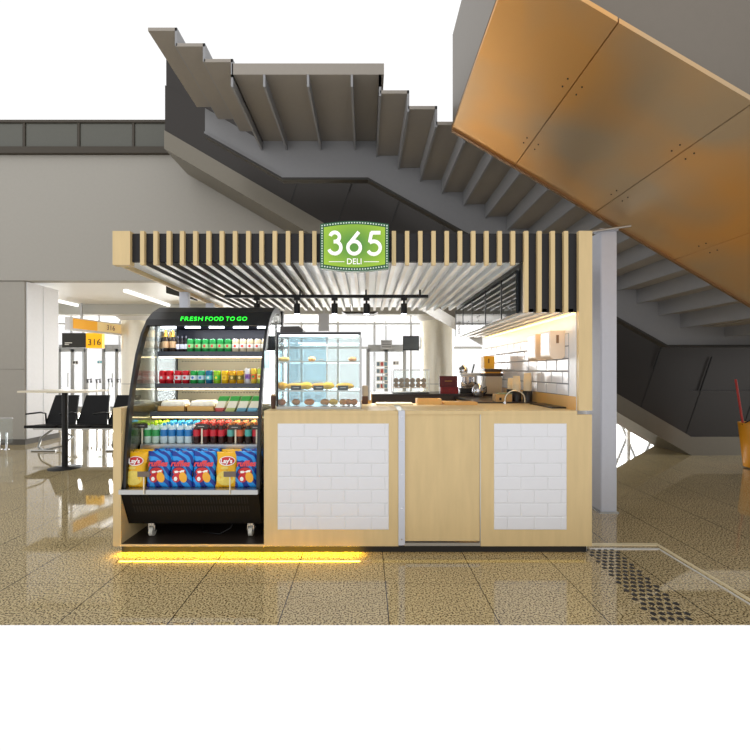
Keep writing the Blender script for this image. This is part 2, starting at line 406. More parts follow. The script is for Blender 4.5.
for px in (262, 287, 321, 355, 377):
    MB().box(sx(px)-.012, sx(px)+.012, DN, DS-.001, zl-.13, zl+.001).build('landing_rib', STP, t)
# steps: folded treads and risers seen from below
px, py = 377.0, 153.0
k = 0
TRD, RSR = .3, .168
x = sx(377); z = zl
while z > sz(318)-.02 and k < 16:
    # tread slab, then riser going down
    MB().box(x, x+TRD+.01, DN, DS-.001, z-RSR-.035, z-RSR).build('tread', STU, t)
    MB().box(x-.012, x+.012, DN, DS-.001, z-RSR-.06, z).build('riser', STP, t)
    x += TRD; z -= RSR; k += 1
MB().box(x, sx(900), DN, DS-.001, z-.05, z).build('landing', STU, t)
for i in range(5):
    MB().box(x+.3+i*.42, x+.33+i*.42, DN, DS-.001, z-.18, z-.05).build('landing_rib', STP, t)
x = sx(262); z = zl; 
for k in range(3):
    MB().box(x-TRD, x+.01, DN, DS-.001, z+RSR-.035, z+RSR).build('tread', STU, t)
    MB().box(x-.012, x+.012, DN, DS-.001, z-.03, z+RSR).build('riser', STP, t)
    x -= TRD; z += RSR

# ------------------------------------------------------------------ nearer escalator: underside tinted gold for warm reflections, overhead right
DE = 4.15; DEN = 2.45
def LE(px): return 124+(px-445)*(304-124)/(750-445)
GM = bpy.data.materials.new('steel_painted_reflections'); GM.use_nodes = True
nt = GM.node_tree; b = nt.nodes['Principled BSDF']; tc = nt.nodes.new('ShaderNodeTexCoord'); nz = nt.nodes.new('ShaderNodeTexNoise'); nz.inputs['Scale'].default_value = .9
rp = nt.nodes.new('ShaderNodeValToRGB'); rp.color_ramp.elements[0].position = .38; rp.color_ramp.elements[0].color = (*lin((192, 168, 134)), 1)
rp.color_ramp.elements[1].position = .62; rp.color_ramp.elements[1].color = (*lin((230, 170, 96)), 1)  # gold-to-grey tint paints warm reflections into the steel's colour
nt.links.new(tc.outputs['Object'], nz.inputs['Vector']); nt.links.new(nz.outputs['Fac'], rp.inputs[0]); nt.links.new(rp.outputs[0], b.inputs['Base Color'])
b.inputs['Metallic'].default_value = .7; b.inputs['Roughness'].default_value = .4
t = empty('escalator', (X(600, DE), 3.3, 0), 'escalator passing overhead at the right with painted warm reflections on its steel underside', 'escalator')
x0, x1 = X(452, DE), X(980, DE)
z0, z1 = Z(LE(452), DE), Z(LE(980), DE)
sl = (z1-z0)/(x1-x0)
zz = lambda x: z0+(x-x0)*sl
MB().prism([(x0, z0+.03), (x1, z1+.03), (x1, z1+.9), (x0, z0+.9)], DEN+.03, DE-.03).build('truss_cladding', mat('escalator_side_steel', (120, 112, 102), .4, .5), t)
seams = [X(515, DE), X(597, DE), X(675, DE)]
sp_ = (seams[2]-seams[0])/2
cuts = [x0]+[seams[0]+sp_*i for i in range(0, 6) if x0 < seams[0]+sp_*i < x1]+[x1]
for a, c in zip(cuts[:-1], cuts[1:]):
    MB().prism([(a+.004, zz(a+.004)), (c-.004, zz(c-.004)), (c-.004, zz(c-.004)+.03), (a+.004, zz(a+.004)+.03)], DEN, DE).build('underside_panel', GM, t)
MB().prism([(x0, z0-.02), (x1, z1-.02), (x1, z1+.05), (x0, z0+.05)], DE, DE+.03).build('edge_strip', mat('bronze_edge', (136, 106, 76), .4, .7), t)
mb = MB()
for cx in cuts[1:-1]:
    for yy in (3.0, 3.75):
        for dx in (-.05, .05):
            for dy in (-.04, .04): mb.lathe([(.005, -.004), (.005, .004)], (cx+dx, yy+dy, zz(cx+dx)-.002), 8)
mb.build('rivets', mat('rivet_dark', (60, 50, 40), .4, .6), t)

# steel post carrying it
d = 4.05
xpost0, xpost1 = X(601, d), X(617, d)
t = empty('steel_support_post', ((xpost0+xpost1)/2, d+.1, 0), 'pale grey steel post behind the right end of the kiosk', 'post')
ztop = zz(xpost1)-.12
MB().box(xpost0, xpost1, d, d+.36, .012, ztop, .006).build('shaft', POSTW, t)
MB().box(xpost0-.02, xpost1+.01, d-.015, d+.38, 0, .012).build('base_plate', STEEL, t)
MB().box(xpost0-.015, xpost1+.01, d-.01, d+.1, ztop, ztop+.02).build('cap_plate', POSTW, t)
MB().tube([(xpost0-.2, d-.03, ztop-.12), (xpost0-.1, d-.04, ztop-.02), (xpost0+.05, d-.05, ztop+.0), (xpost1+.1, d-.05, ztop+.03)], .012, 8).build('conduit', STEEL, t)

# ------------------------------------------------------------------ kiosk counter
def tiles(x0, x1, z0, z1, y, parent, along='x', tw=.2, th=.099, name='tile_panel', nx=-1, grout=None):
    """bevelled metro tiles in running bond on a grout board; pattern within one part"""
    mb = MB(); g = .006 if grout else .002; bv = .006; t_ = .0055
    def P(u, v, w):
        return (u, y-w, v) if along == 'x' else (y-w, u, v)
    mb.use(grout or GROUT)
    mb.add([P(x0, z0, 0), P(x1, z0, 0), P(x1, z1, 0), P(x0, z1, 0), P(x0, z0, .002), P(x1, z0, .002), P(x1, z1, .002), P(x0, z1, .002)],
           [(0, 1, 2, 3), (4, 5, 6, 7), (0, 1, 5, 4), (1, 2, 6, 5), (2, 3, 7, 6), (3, 0, 4, 7)])
    mb.use(TILE); r = 0; z = z1
    while z > z0+.01:
        zb = max(z-th, z0); u = x0-(tw/2 if r % 2 else 0)
        while u < x1-.005:
            a, c = max(u, x0)+g/2, min(u+tw, x1)-g/2
            if c-a > .02:
                zl_, zh = zb+g/2, z-g/2
                o_ = [P(a, zl_, .001), P(c, zl_, .001), P(c, zh, .001), P(a, zh, .001), P(a+.001, zl_+.001, .004), P(c-.001, zl_+.001, .004), P(c-.001, zh-.001, .004), P(a+.001, zh-.001, .004),
                      P(a+bv, zl_+bv, t_), P(c-bv, zl_+bv, t_), P(c-bv, zh-bv, t_), P(a+bv, zh-bv, t_)]
                mb.add(o_, [(0, 1, 5, 4), (1, 2, 6, 5), (2, 3, 7, 6), (3, 0, 4, 7), (4, 5, 9, 8), (5, 6, 10, 9), (6, 7, 11, 10), (7, 4, 8, 11), (8, 9, 10, 11)])
            u += tw
        z = zb; r += 1
    return mb.build(name, None, parent)
fx = lambda px: X(px, Y0)
ZC = 1.075; ZB = .064
t = counter = empty('service_counter', (0, 3.4, 0), 'pale wood kiosk counter with white tile panels facing the hall', 'counter')
xL = fx(264)
MB().box(xL, fx(398.4), Y0, Y0+.03, ZB, ZC-.03).build('front_panel', WOOD, t)
MB().box(xL, xL+.03, Y0+.03, Y0+.7, ZB, ZC-.03).build('side_panel', WOOD, t)
MB().box(fx(398.4), fx(404.8), Y0-.012, Y0+.03, .075, ZC).build('white_upright', POSTW, t)
MB().box(fx(405.0), fx(480), Y0+.008, Y0+.03, .1, ZC-.03).build('sliding_door', WOOD, t)
MB().box(fx(404.8), fx(480.4), Y0-.004, Y0+.03, .068, .09).build('door_track', STEEL, t)
MB().box(fx(480), fx(480.8), Y0+.0, Y0+.03, .09, ZC-.03).build('door_edge_strip', STEEL, t)
MB().box(fx(480.8), fx(592), Y0, Y0+.03, ZB, ZC-.03).build('front_panel', WOOD, t)
MB().box(xL, fx(398.3), Y0-.002, Y0+.7, ZC-.03, ZC, .003).build('worktop', WOOD, t)
MB().box(fx(404.9), 1.575, Y0-.002, Y0+.7, ZC-.03, ZC, .003).build('worktop', WOOD, t)
MB().box(fx(398.4), fx(404.8), Y0+.031, Y0+.7, ZC-.03, ZC-.002).build('worktop_joint', STEEL, t)
MB().box(fx(118), fx(590), Y0+.05, Y0+.07, 0, ZB).build('plinth', BLACK, t)
tiles(fx(277.7), fx(388.7), Z(529.5, Y0), Z(423.5, Y0), Y0, t)
tiles(fx(494), fx(566.5), Z(529.5, Y0), Z(423.5, Y0), Y0, t)
mb = MB()
for x in (fx(401.6),):
    for z in (.12, .35, .6, .85, 1.03): mb.lathe([(.005, 0), (.005, .003)], (x, 0, 0), 8)
mb = MB()
for z in (.12, .35, .6, .85, 1.03): mb.tube([(fx(401.6), Y0-.014, z), (fx(401.6), Y0-.011, z)], .006, 8)
mb.build('screws', CHROME, t)
# amber strip light under the front edge
mb = MB()
n = 96; a, c = fx(118), fx(360)
for i in range(n):
    x = a+(c-a)*(i+.5)/n; mb.box(x-.0045, x+.0045, Y0+.014, Y0+.022, ZB-.006, ZB-.001)
mb.build('led_strip', LEDY, t)
area('led_glow', ((a+c)/2, Y0+.018, ZB-.008), (math.radians(-18), 0, 0), c-a, .01, 8.5, (1, .62, .03))
area('led_glow_right', (fx(480), Y0+.018, ZB-.008), (math.radians(-18), 0, 0), 1.6, .03, .12, (1, .66, .1))

# niche: left side panel and platform for the fridge
t = empty('fridge_niche', (-1.3, 3.6, 0), 'pale wood and black niche platform the open fridge stands on', 'platform')
MB().box(fx(113), fx(121), Y0, Y0+1.0, ZB, Z(408, Y0)).build('side_panel', WOOD, t)
MB().box(fx(121), xL-.001, Y0, Y0+.98, .066, .08).build('deck', mat('dark_deck', (44, 36, 30), .4), t)
MB().box(fx(121), xL-.001, Y0-.004, Y0, .064, .08).build('deck_edge', WOOD, t)
MB().box(fx(121), xL-.001, Y0+.98, Y0+1.0, .08, 1.0).build('rear_panel', BLACK, t)
for xx in (fx(125), xL-.08):
    MB().box(xx, xx+.06, Y0+.2, Y0+.9, 0, .066).build('bearer', BLACK, t)

# ------------------------------------------------------------------ canopy
CD = 5.5
xa, xb = fx(112.5), fx(592)
ZT, ZF = 2.414, Z(264.8, Y0)
t = canopy = empty('kiosk_canopy', (0, 4.2, 2.2), 'flat kiosk canopy with vertical pale wood slats over black panels', 'canopy')
MB().box(fx(130), fx(525), Y0+.03, Y0+.06, ZF+.03, ZT-.012).build('black_fascia', DARKP, t)
zfl = Z(312.3, Y0)
MB().box(fx(525), fx(578.6), Y0+.03, Y0+.06, zfl+.004, ZT-.012).build('black_fascia', DARKP, t)
MB().box(xa, fx(130), Y0, Y0+.06, ZF, ZT).build('end_block', WOOD, t)
MB().box(xa, xa+.02, Y0+.06, CD, ZF+.01, ZT).build('side_fascia', WOOD, t)
CEIL = mat('pale_grey_board', (238, 244, 250), .3)
MB().box(xa+.02, fx(592)-.11, Y0+.06, CD, ZF+.044, ZF+.06).build('ceiling_board', CEIL, t)
MB().box(xa+.02, fx(592), Y0+.06, CD, ZT-.02, ZT).build('roof_board', DARKP, t)
UND = mat('pale_slat', (240, 238, 232), .35)
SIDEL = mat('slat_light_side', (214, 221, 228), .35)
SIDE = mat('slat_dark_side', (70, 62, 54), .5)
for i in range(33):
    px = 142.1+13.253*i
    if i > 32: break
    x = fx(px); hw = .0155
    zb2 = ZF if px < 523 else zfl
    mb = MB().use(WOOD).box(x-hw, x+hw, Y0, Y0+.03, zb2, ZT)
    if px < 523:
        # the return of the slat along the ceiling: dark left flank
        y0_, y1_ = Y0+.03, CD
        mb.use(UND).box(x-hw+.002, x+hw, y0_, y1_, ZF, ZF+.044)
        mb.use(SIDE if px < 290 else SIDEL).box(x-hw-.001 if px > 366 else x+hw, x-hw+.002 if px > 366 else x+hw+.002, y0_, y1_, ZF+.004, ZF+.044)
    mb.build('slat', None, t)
# lower right box of the canopy above the coffee corner
xs0 = fx(525)
MB().box(xs0+.005, xs0+.03, Y0+.06, CD, zfl+.02, ZF+.06).build('box_side', BLACK, t)
MB().box(xs0+.03, 1.578, Y0+.06, CD, zfl+.03, zfl+.045).build('soffit_board', mat('soffit_grey', (120, 112, 100), .5), t)
for i in range(4):
    x = xs0+.03+i*.1
    MB().box(x, x+.045, Y0+.03, CD, zfl, zfl+.03).build('soffit_slat', UND, t)
# rear posts that carry the canopy on the left
for y in (4.25, 4.95):
    MB().box(xa-.0, xa+.085, y, y+.06, 0, ZF+.01).build('rear_post', POSTW, t)

# side wall of the kiosk on the right
t = wallr = empty('kiosk_side_wall', (1.63, 4.3, 0), 'kiosk side wall with white tiles, right of the coffee corner', 'wall panel')
MB().box(fx(578.6), fx(592), Y0-.004, Y0+.03, ZC-.0, ZT).build('front_post', WOOD, t)
MB().box(1.58, 1.684, Y0+.075, 5.7, 0, ZT-.02).build('wall_core', WHITEP, t)
MB().box(1.58, 1.684, Y0+.031, Y0+.074, ZC, ZT-.02).build('wall_core', WHITEP, t)
MB().box(1.574, 1.58, Y0+.03, 5.6, ZC, 1.177).build('wood_skirting', WOOD2, t)
tiles(3.27, 5.6, 1.177, 1.665, 1.58, t, along='y', grout=mat('mid_grey_grout', (120, 124, 130), .8))
MB().box(1.56, 1.578, Y0+.04, 5.5, 1.80, 1.812).build('light_strip', LEDWARM, t)
area('coffee_corner_strip', (1.53, 4.3, 1.795), (0, math.radians(20), 0), .02, 2.2, 2.6, (1, .68, .3))

# menu screens on the inner side of the canopy box
SCR = mat('dark_screen_glass', (30, 36, 42), .04, spec=1.0)
ys = [5.45, 5.05, 4.62, 4.1, 3.62, 3.25]
for i in range(5):
    a, c = ys[i+1]+.01, ys[i]-.01
    x = xs0
    t = empty('menu_screen', (x, (a+c)/2, zfl+.02), 'glossy menu screen above the coffee corner, '+['farthest from', 'fourth from', 'third from', 'second from', 'nearest to'][i]+' the slatted front', 'screen', 'menu screens above the coffee corner')
    MB().box(x-.02, x, a, c, zfl+.01, ZF-.01).build('glass', SCR, t)
    MB().box(x-.024, x, c, c+.012, zfl+.01, ZF-.01).build('bezel', MBLACK, t)
    mb = MB()
    mb.box(x-.022, x-.02, (a+c)/2-.06, (a+c)/2+.06, zfl+.12, zfl+.135); mb.box(x-.022, x-.02, (a+c)/2-.02, (a+c)/2+.02, zfl+.08, zfl+.09)
    mb.build('menu_text', BLACK, t)

# ------------------------------------------------------------------ 365 sign
d = Y0-.06
t = empty('deli_sign', (X(354, d), d, Z(245, d)), 'green 365 DELI sign with dotted border on the canopy front', 'sign')
def signpoly(x0, x1, z0, z1, bulge):
    p = []
    N = 12
    for i in range(N+1):
        u = i/N; p.append((x0+(x1-x0)*u, z0-bulge*math.sin(PI*u)))
    for i in range(N+1):
        u = i/N; p.append((x1-(x1-x0)*u, z1+bulge*math.sin(PI*u)))
    return p
sx0, sx1, sz0, sz1 = X(320.3, d), X(388.7, d), Z(268, d), Z(224, d)
MB().prism(signpoly(sx0, sx1, sz0, sz1, .022), d, d+.055).build('sign_box', mat('sign_dark_green', (30, 92, 58), .4), t)
GG = bpy.data.materials.new('sign_green_lit_rim'); GG.use_nodes = True; nt = GG.node_tree; b = nt.nodes['Principled BSDF']
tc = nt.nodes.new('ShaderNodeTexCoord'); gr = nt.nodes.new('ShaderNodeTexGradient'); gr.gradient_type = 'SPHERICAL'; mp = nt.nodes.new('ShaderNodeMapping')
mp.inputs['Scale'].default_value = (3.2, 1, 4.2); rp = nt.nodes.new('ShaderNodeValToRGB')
rp.color_ramp.elements[0].color = (*lin((158, 192, 44)), 1); rp.color_ramp.elements[1].color = (*lin((86, 140, 52)), 1); rp.color_ramp.elements[1].position = .8  # lighter rim paints the lit look of the sign into its colour
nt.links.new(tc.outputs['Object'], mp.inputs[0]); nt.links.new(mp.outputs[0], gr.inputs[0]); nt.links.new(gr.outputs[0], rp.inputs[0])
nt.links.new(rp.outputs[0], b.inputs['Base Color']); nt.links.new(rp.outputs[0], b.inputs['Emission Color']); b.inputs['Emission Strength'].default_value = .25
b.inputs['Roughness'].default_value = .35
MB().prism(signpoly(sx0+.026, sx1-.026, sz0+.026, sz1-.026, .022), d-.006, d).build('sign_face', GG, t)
mb = MB()
op = signpoly(sx0+.013, sx1-.013, sz0+.013, sz1-.013, .022); op.append(op[0])
for (u0, v0), (u1, v1) in zip(op[:-1], op[1:]):
    L = math.hypot(u1-u0, v1-v0); n = max(1, round(L/.0185))
    for i in range(n):
        u = u0+(u1-u0)*i/n; v = v0+(v1-v0)*i/n; mb.box(u-.0045, u+.0045, d-.004, d, v-.0045, v+.0045)
mb.build('border_dots', mat('dot_white', (225, 240, 225), .5), t)
LW = mat('sign_lettering_white', (250, 246, 244), .4, emit=(250, 246, 244), es=.25)
# numerals 365 drawn as round strokes
def strokes(mb, pts, w_, cx, cz, s, close=False):
    P = [Vector((cx+u*s, 0, cz+v*s)) for u, v in pts]
    n = len(P); L = []; R = []
    for i in range(n):
        t_ = (P[min(i+1, n-1)]-P[max(i-1, 0)]).normalized(); nn_ = Vector((-t_.z, 0, t_.x))*w_/2
        L.append(P[i]+nn_); R.append(P[i]-nn_)
    y = d-.006; th = .014
    for i in range(n-1):
        q = [L[i], L[i+1], R[i+1], R[i]]
        vs = [(v.x, y, v.z) for v in q]+[(v.x, y-th, v.z) for v in q]
        mb.add(vs, [(0, 1, 2, 3), (4, 5, 6, 7), (0, 1, 5, 4), (1, 2, 6, 5), (2, 3, 7, 6), (3, 0, 4, 7)])
def arc(cx, cy, r, a0, a1, n=18): return [(cx+r*math.cos(math.radians(a0+(a1-a0)*i/n)), cy+r*math.sin(math.radians(a0+(a1-a0)*i/n))) for i in range(n+1)]
s = (Z(231.5, d)-Z(254.5, d)); wz = .024; mb = MB()
zc_ = Z(254.8, d)
strokes(mb, arc(.02, .745, .2, 165, -90)+[(-.03, .545)], wz, X(334.5, d), zc_, s)
strokes(mb, arc(.02, .29, .265, 90, -160), wz, X(334.5, d), zc_, s)
mb.build('numeral_three', LW, t); mb = MB()
strokes(mb, arc(.0, .29, .27, 0, 360, 28), wz, X(354.2, d), zc_, s)
strokes(mb, [(.2, .96), (-.235, .42)], wz, X(354.2, d), zc_, s)
mb.build('numeral_six', LW, t); mb = MB()
strokes(mb, [(.27, .93), (-.15, .93)], wz, X(374.2, d), zc_, s)
strokes(mb, [(-.12, .94), (-.2, .52)], wz, X(374.2, d), zc_, s)
strokes(mb, arc(-.02, .28, .28, 130, -150), wz, X(374.2, d), zc_, s)
mb.build('numeral_five', LW, t)
text('lettering', 'DELI', .06, (X(354.3, d), d-.009, Z(262, d)), LW, t, off=.0002, ext=.003, sx=.95)
MB().box(X(329, d), X(344.5, d), d-.01, d-.004, Z(262, d)-.002, Z(262, d)+.002).box(X(364, d), X(379, d), d-.01, d-.004, Z(262, d)-.002, Z(262, d)+.002).build('rule', LW, t)

# ------------------------------------------------------------------ track lights
d = 4.1
zt_ = ZF
tr = empty('lighting_track', (X(326, d), d, zt_), 'black lighting track under the canopy slats', 'lighting track')
MB().box(X(225, d), X(428, d), d-.018, d+.018, Z(298, d), Z(295, d)).build('rail', MBLACK, tr)
for px in (240, 300, 366, 420):
    MB().box(X(px, d)-.008, X(px, d)+.008, d-.008, d+.008, Z(295, d), ZF+.001).build('hanger', MBLACK, tr)
first = None
for i, px in enumerate((257, 297, 334.5, 366.5, 404)):
    x = X(px, d); zb3 = Z(298, d)
    lab = 'black spotlight on the track, '+['partly behind the fridge top', 'left of the 365 sign', 'below the left half of the 365 sign', 'below the right half of the 365 sign', 'farthest right on the rail'][i]
    if first is None:
        first = empty('track_spotlight', (x, d, zb3), lab, 'spotlight', 'spotlights on the canopy track')
        MB().box(x-.03, x+.03, d-.015, d+.015, zb3-.025, zb3).build('adapter', MBLACK, first)
        MB().tube([(x, d, zb3-.02), (x, d, zb3-.06)], .01, 8).build('stem', MBLACK, first)
        b_ = MB().tube([(x, d, zb3-.055), (x, d+.004, zb3-.155)], .031, 16).build('lamp_head', MBLACK, first)
        MB().lathe([(.024, 0), (.024, .004)], (x, d+.004, zb3-.159), 16).build('lens', LEDW, b_)
    else:
        copy_tree(first, (x, d, zb3), lab)
    l = bpy.data.lights.new('spot', 'SPOT'); l.energy = 45; l.spot_size = math.radians(80); l.spot_blend = .6; l.shadow_soft_size = .03
    lo = bpy.data.objects.new('spot_light', l); lo.location = (x, d, zb3-.17); COL.objects.link(lo)
# flat black pendant behind the rail
d = 4.95
t = empty('pendant_lamp', (X(360, d), d, Z(313, d)), 'wide flat dark lamp hanging behind the right spotlights', 'lamp')
MB().prism([(X(341.5, d), Z(311.5, d)), (X(346, d), Z(313.8, d)), (X(374, d), Z(313.8, d)), (X(378.5, d), Z(311.5, d))], d, d+.2).build('body', mat('dark_lamp', (70, 66, 62), .4), t)
for px in (350, 370): MB().box(X(px, d)-.004, X(px, d)+.004, d+.09, d+.1, Z(312, d), ZF+.001).build('hanger', MBLACK, t)

# ------------------------------------------------------------------ open display fridge
xl, xr = X(125, 3.22), -.80
xl = -1.822
prof = [(3.145, .46), (3.155, .72), (3.195, 1.05), (3.25, 1.28), (3.315, 1.5), (3.40, 1.68), (3.49, 1.80), (3.59, 1.875), (3.71, 1.93), (3.9, 1.945)]
ZTOP = 1.945; YB = 4.08
t = fridge = empty('open_display_fridge', ((xl+xr)/2, 3.6, .08), 'black curved open fridge stocked with drinks and snacks', 'display fridge')
def inset(p, k):
    return [(y+k*(.95 if i < 6 else .45), z-(0 if i < 4 else k*.5 if i < 6 else k*.95)) for i, (y, z) in enumerate(p)]
pin = inset(prof, .05)
for x0_, x1_ in ((xl, xl+.022), (xr-.022, xr)):
    MB().prism(prof+pin[::-1], x0_, x1_, 'x').build('curved_side_frame', BLACK, t)
    MB().prism([(3.2, .46)]+pin+[(YB, ZTOP), (YB, .46)], x0_+.008, x1_-.008, 'x').build('side_glass', GLASSB, t)
    MB().box(x0_, x1_, YB-.04, YB, .3, ZTOP).build('rear_side_frame', BLACK, t)
MB().box(xl, xr, YB, YB+.03, .25, ZTOP).build('back_shell', BLACK, t)
PERF = mat('warm_grey_back', (176, 168, 146), .4, .3)
MB().box(xl+.022, xr-.022, YB-.06, YB-.041, .7, 1.52).build('back_panel', PERF, t)
MB().box(xl+.022, xr-.022, YB-.06, YB-.041, 1.522, 1.76).build('upper_back_panel', mat('inner_dark', (40, 42, 60), .3), t)
mb = MB()
for k in range(34):
    x = xl+.06+k*.028
    for z in (1.05, 1.16, 1.36, 1.46): mb.box(x, x+.016, YB-.062, YB-.06, z, z+.006)
mb.build('back_slots', BLACK, t)
# header: curved black hood with a lower return
hd = [p for p in prof if p[1] > 1.74]
hd = [(3.449, 1.745)]+hd+[(YB, ZTOP), (YB, 1.91)]+[(3.9, 1.91), (3.72, 1.895), (3.62, 1.85), (3.52, 1.78), (3.468, 1.74)]
MB().prism(hd, xl+.022, xr-.022, 'x').build('hood', BLACK, t)
hb = MB().prism([(3.52, 1.745), (3.545, 1.745), (3.61, 1.86), (3.57, 1.86)], xl+.022, xr-.022, 'x').build('header_board', BLACK, t)
for wd, pa, pb in (('FRESH', 180, 203), ('FOOD', 205, 223.4), ('TO', 225.8, 234.5), ('GO', 236.6, 246.8)):
    text('header_lettering', wd, .047, (X((pa+pb)/2, 3.45), 3.446, Z(319, 3.45)), GREENLED, t, rot=(math.radians(100), 0, 0), off=.0002, ext=.001, shear=.2, width=(pb-pa)*3.45/F, gap=1.14)
for k in range(5):
    x = xl+.12+k*.2
    MB().box(x, x+.12, 3.485, 3.505, 1.727, 1.739).build('top_lamp', LEDW, t)
MB().box(xl+.022, xr-.022, 3.585, YB-.06, 1.765, 1.78).build('inner_ceiling', mat('inner_dark', (40, 42, 60), .3), t)
# shelves
SH = mat('shelf_grey', (92, 96, 104), .35, .4)
def shelf(yf, z, railm, lamp, name='shelf'):
    s_ = MB().box(xl+.024, xr-.024, yf, YB-.06, z-.012, z).build(name, SH, t)
    MB().box(xl+.024, xr-.024, yf-.012, yf-.001, z-.038, z+.004).build('price_rail', railm, s_)
    MB().box(xl+.03, xr-.03, yf+.01, yf+.03, z-.05, z-.0385).build('shelf_lamp', lamp, s_)
RAIL = mat('price_rail_dark', (70, 74, 82), .3)
WL = mat('shelf_lamp_warm', (255, 240, 210), emit=(255, 226, 170), es=5)
shelf(3.63, 1.534, RAIL, WL); shelf(3.6, 1.259, RAIL, WL); shelf(3.51, 1.027, RAIL, WL)
area('fridge_top_light', ((xl+xr)/2, 3.62, 1.745), (math.radians(20), 0, 0), .95, .05, 2.4, (.9, .93, 1))
for y, z in ((3.68, 1.505), (3.65, 1.23), (3.56, .998)):
    area('fridge_shelf_light', ((xl+xr)/2, y, z), (math.radians(15), 0, 0), .95, .03, 2.2, (1, .93, .8))
MB().box(xl+.022, xr-.022, 3.36, YB-.06, .765, .785).build('lower_deck', STEEL, t)
MB().box(xl+.022, xr-.022, 3.345, 3.36, .55, .785).build('steel_riser', STEEL, t)
MB().box(xl+.022, xr-.022, 3.13, 3.36, .475, .487).build('snack_tray', STEEL, t)
MB().box(xl-.01, xr+.0, 3.105, 3.13, .455, .49, .003).build('tray_lip', STEEL, t)
MB().prism([(3.12, .455), (3.225, .487), (3.225, .72), (3.2, .72)], xl-.005, xl, 'x').build('tray_side', BLACK, t)
MB().prism([(3.12, .455), (3.225, .487), (3.225, .72), (3.2, .72)], xr, xr+.005, 'x').build('tray_side', BLACK, t)
BK = mat('base_black', (16, 15, 14), .6, spec=.15)
MB().prism([(3.12, .454), (YB, .454), (YB, .2), (3.225, .2)], xl, xr-.0, 'x').build('base_cabinet', BK, t)
mb = MB()
for r in range(2):
    for k in range(42):
        x = xl+.07+k*.021
        if 16 < k < 17: continue
        z0_ = .30 if r == 0 else .375; z1_ = z0_+.055
        ya = 3.12+(.454-z0_)/.254*.105-.0015; yb = 3.12+(.454-z1_)/.254*.105-.0015
        mb.add([(x, ya, z0_), (x+.008, ya, z0_), (x+.008, yb, z1_), (x, yb, z1_), (x, ya+.004, z0_), (x+.008, ya+.004, z0_), (x+.008, yb+.004, z1_), (x, yb+.004, z1_)],
               [(0, 1, 2, 3), (4, 5, 6, 7), (0, 1, 5, 4), (1, 2, 6, 5), (2, 3, 7, 6), (3, 0, 4, 7)])
mb.build('grille_slots', mat('slot_black', (8, 8, 8), .8), t)
for x in (xl+.15, xr-.10):
    for y in (3.29, 3.95):
        c_ = MB().box(x-.022, x+.022, y-.022, y+.022, .165, .2).box(x-.026, x-.018, y-.015, y+.02, .12, .17).box(x+.018, x+.026, y-.015, y+.02, .12, .17).build('caster', CHROME, t)
        MB().tube([(x-.014, y, .118), (x+.014, y, .118)], .037, 18).build('wheel', mat('wheel_white', (215, 212, 200), .4), c_)
MB().tube([(xr-.25, 3.4, .2), (xr-.27, 3.32, .13), (xr-.35, 3.3, .09), (xr-.5, 3.35, .086), (xr-.6, 3.6, .086)], .005, 6).build('power_cord', MBLACK, t)

# ------------------------------------------------------------------ drinks
def can(kind, body, accent, top=(200, 200, 205), h=.115, r=.0305, spot=None):
    o = empty('drink_can', (0, 0, 0), 'x', 'drink can')
    m1 = mat('can_'+kind, body, .25, .35, noise=.06); m2 = mat('can_accent_'+kind, accent, .3, .2); m3 = mat('can_top', top, .2, .9)
    MB().lathe([(r*.82, 0), (r, .006), (r, h-.012), (r*.86, h-.002)], seg=16).build('can_body', m1, o)
    MB().lathe([(r*.86, h-.002), (r*.86, h), (r*.78, h-.001)], seg=16).build('lid', m3, o)
    mb = MB().use(m2); mb.lathe([(r+.0006, h*.3), (r+.0006, h*.62)], seg=16)
    if spot: mb.use(mat('spot_%s' % kind, spot, .4)).add([(math.cos(a)*.011, -r-.0012, h*.46+math.sin(a)*.012) for a in [i*PI/5 for i in range(10)]], [list(range(10))])
    mb.build('can_print', None, o)
    return o
def used(o, loc, label, group):
    o.location = loc; o['label'] = label; o['group'] = group
def row(proto, pxs, yd, z, fmt, group):
    n = len(pxs)
    for i, px in enumerate(pxs):
        lab = fmt % (ORD[i]+' from left') if n > 1 else fmt
        if i == 0: used(proto, (X(px, yd), yd, z), lab, group if n > 1 else None) if n > 1 else (setattr(proto, 'location', (X(px, yd), yd, z)), proto.__setitem__('label', lab))
        else: copy_tree(proto, (X(px, yd), yd, z), lab, group)
def bottle(kind, glassc, label, cap, h, r, neck=.35, name='drink_bottle', labz=(.2, .5), foil=None):
    o = empty(name, (0, 0, 0), 'x', 'bottle')
    MB().lathe([(r*.85, 0), (r, .006), (r, h*(1-neck)-.01), (r*.8, h*(1-neck)+.012), (r*.38, h*(1-neck*.45)), (r*.36, h-.01)], seg=14).build('bottle_body', mat('bottle_'+kind, glassc, .15), o)
    MB().lathe([(r+.0006, h*labz[0]), (r+.0006, h*labz[1])], seg=14).build('bottle_label', mat('blabel_'+kind, label, .4), o)
    if foil: MB().lathe([(r*.7, h*(1-neck*.62)), (r*.44, h*(1-neck*.4)), (r*.42, h-.014), (r*.3, h)], seg=12).build('foil', mat('foil_'+kind, foil, .3, .5), o)
    else: MB().lathe([(r*.46, h-.018), (r*.46, h+.001), (r*.3, h+.002)], seg=12).build('bottle_cap', mat('cap_'+kind, cap, .4), o)
    return o
z = 1.535
row(bottle('bubbly', (48, 34, 22), (216, 176, 130), (0, 0, 0), .19, .027, .45, foil=(232, 172, 50), name='sparkling_wine_bottle'), (166, 173.2), 3.69, z, 'dark wine bottle with orange gold foil on the top shelf, %s', 'gold foiled bottles on the top shelf')
row(bottle('bubblyb', (48, 34, 22), (216, 176, 130), (0, 0, 0), .19, .027, .45, foil=(226, 190, 110), name='sparkling_wine_bottle'), (163.5, 170.5), 3.78, z, 'gold foiled wine bottle in the second row of the top shelf, %s', 'gold foiled bottles in the second row')
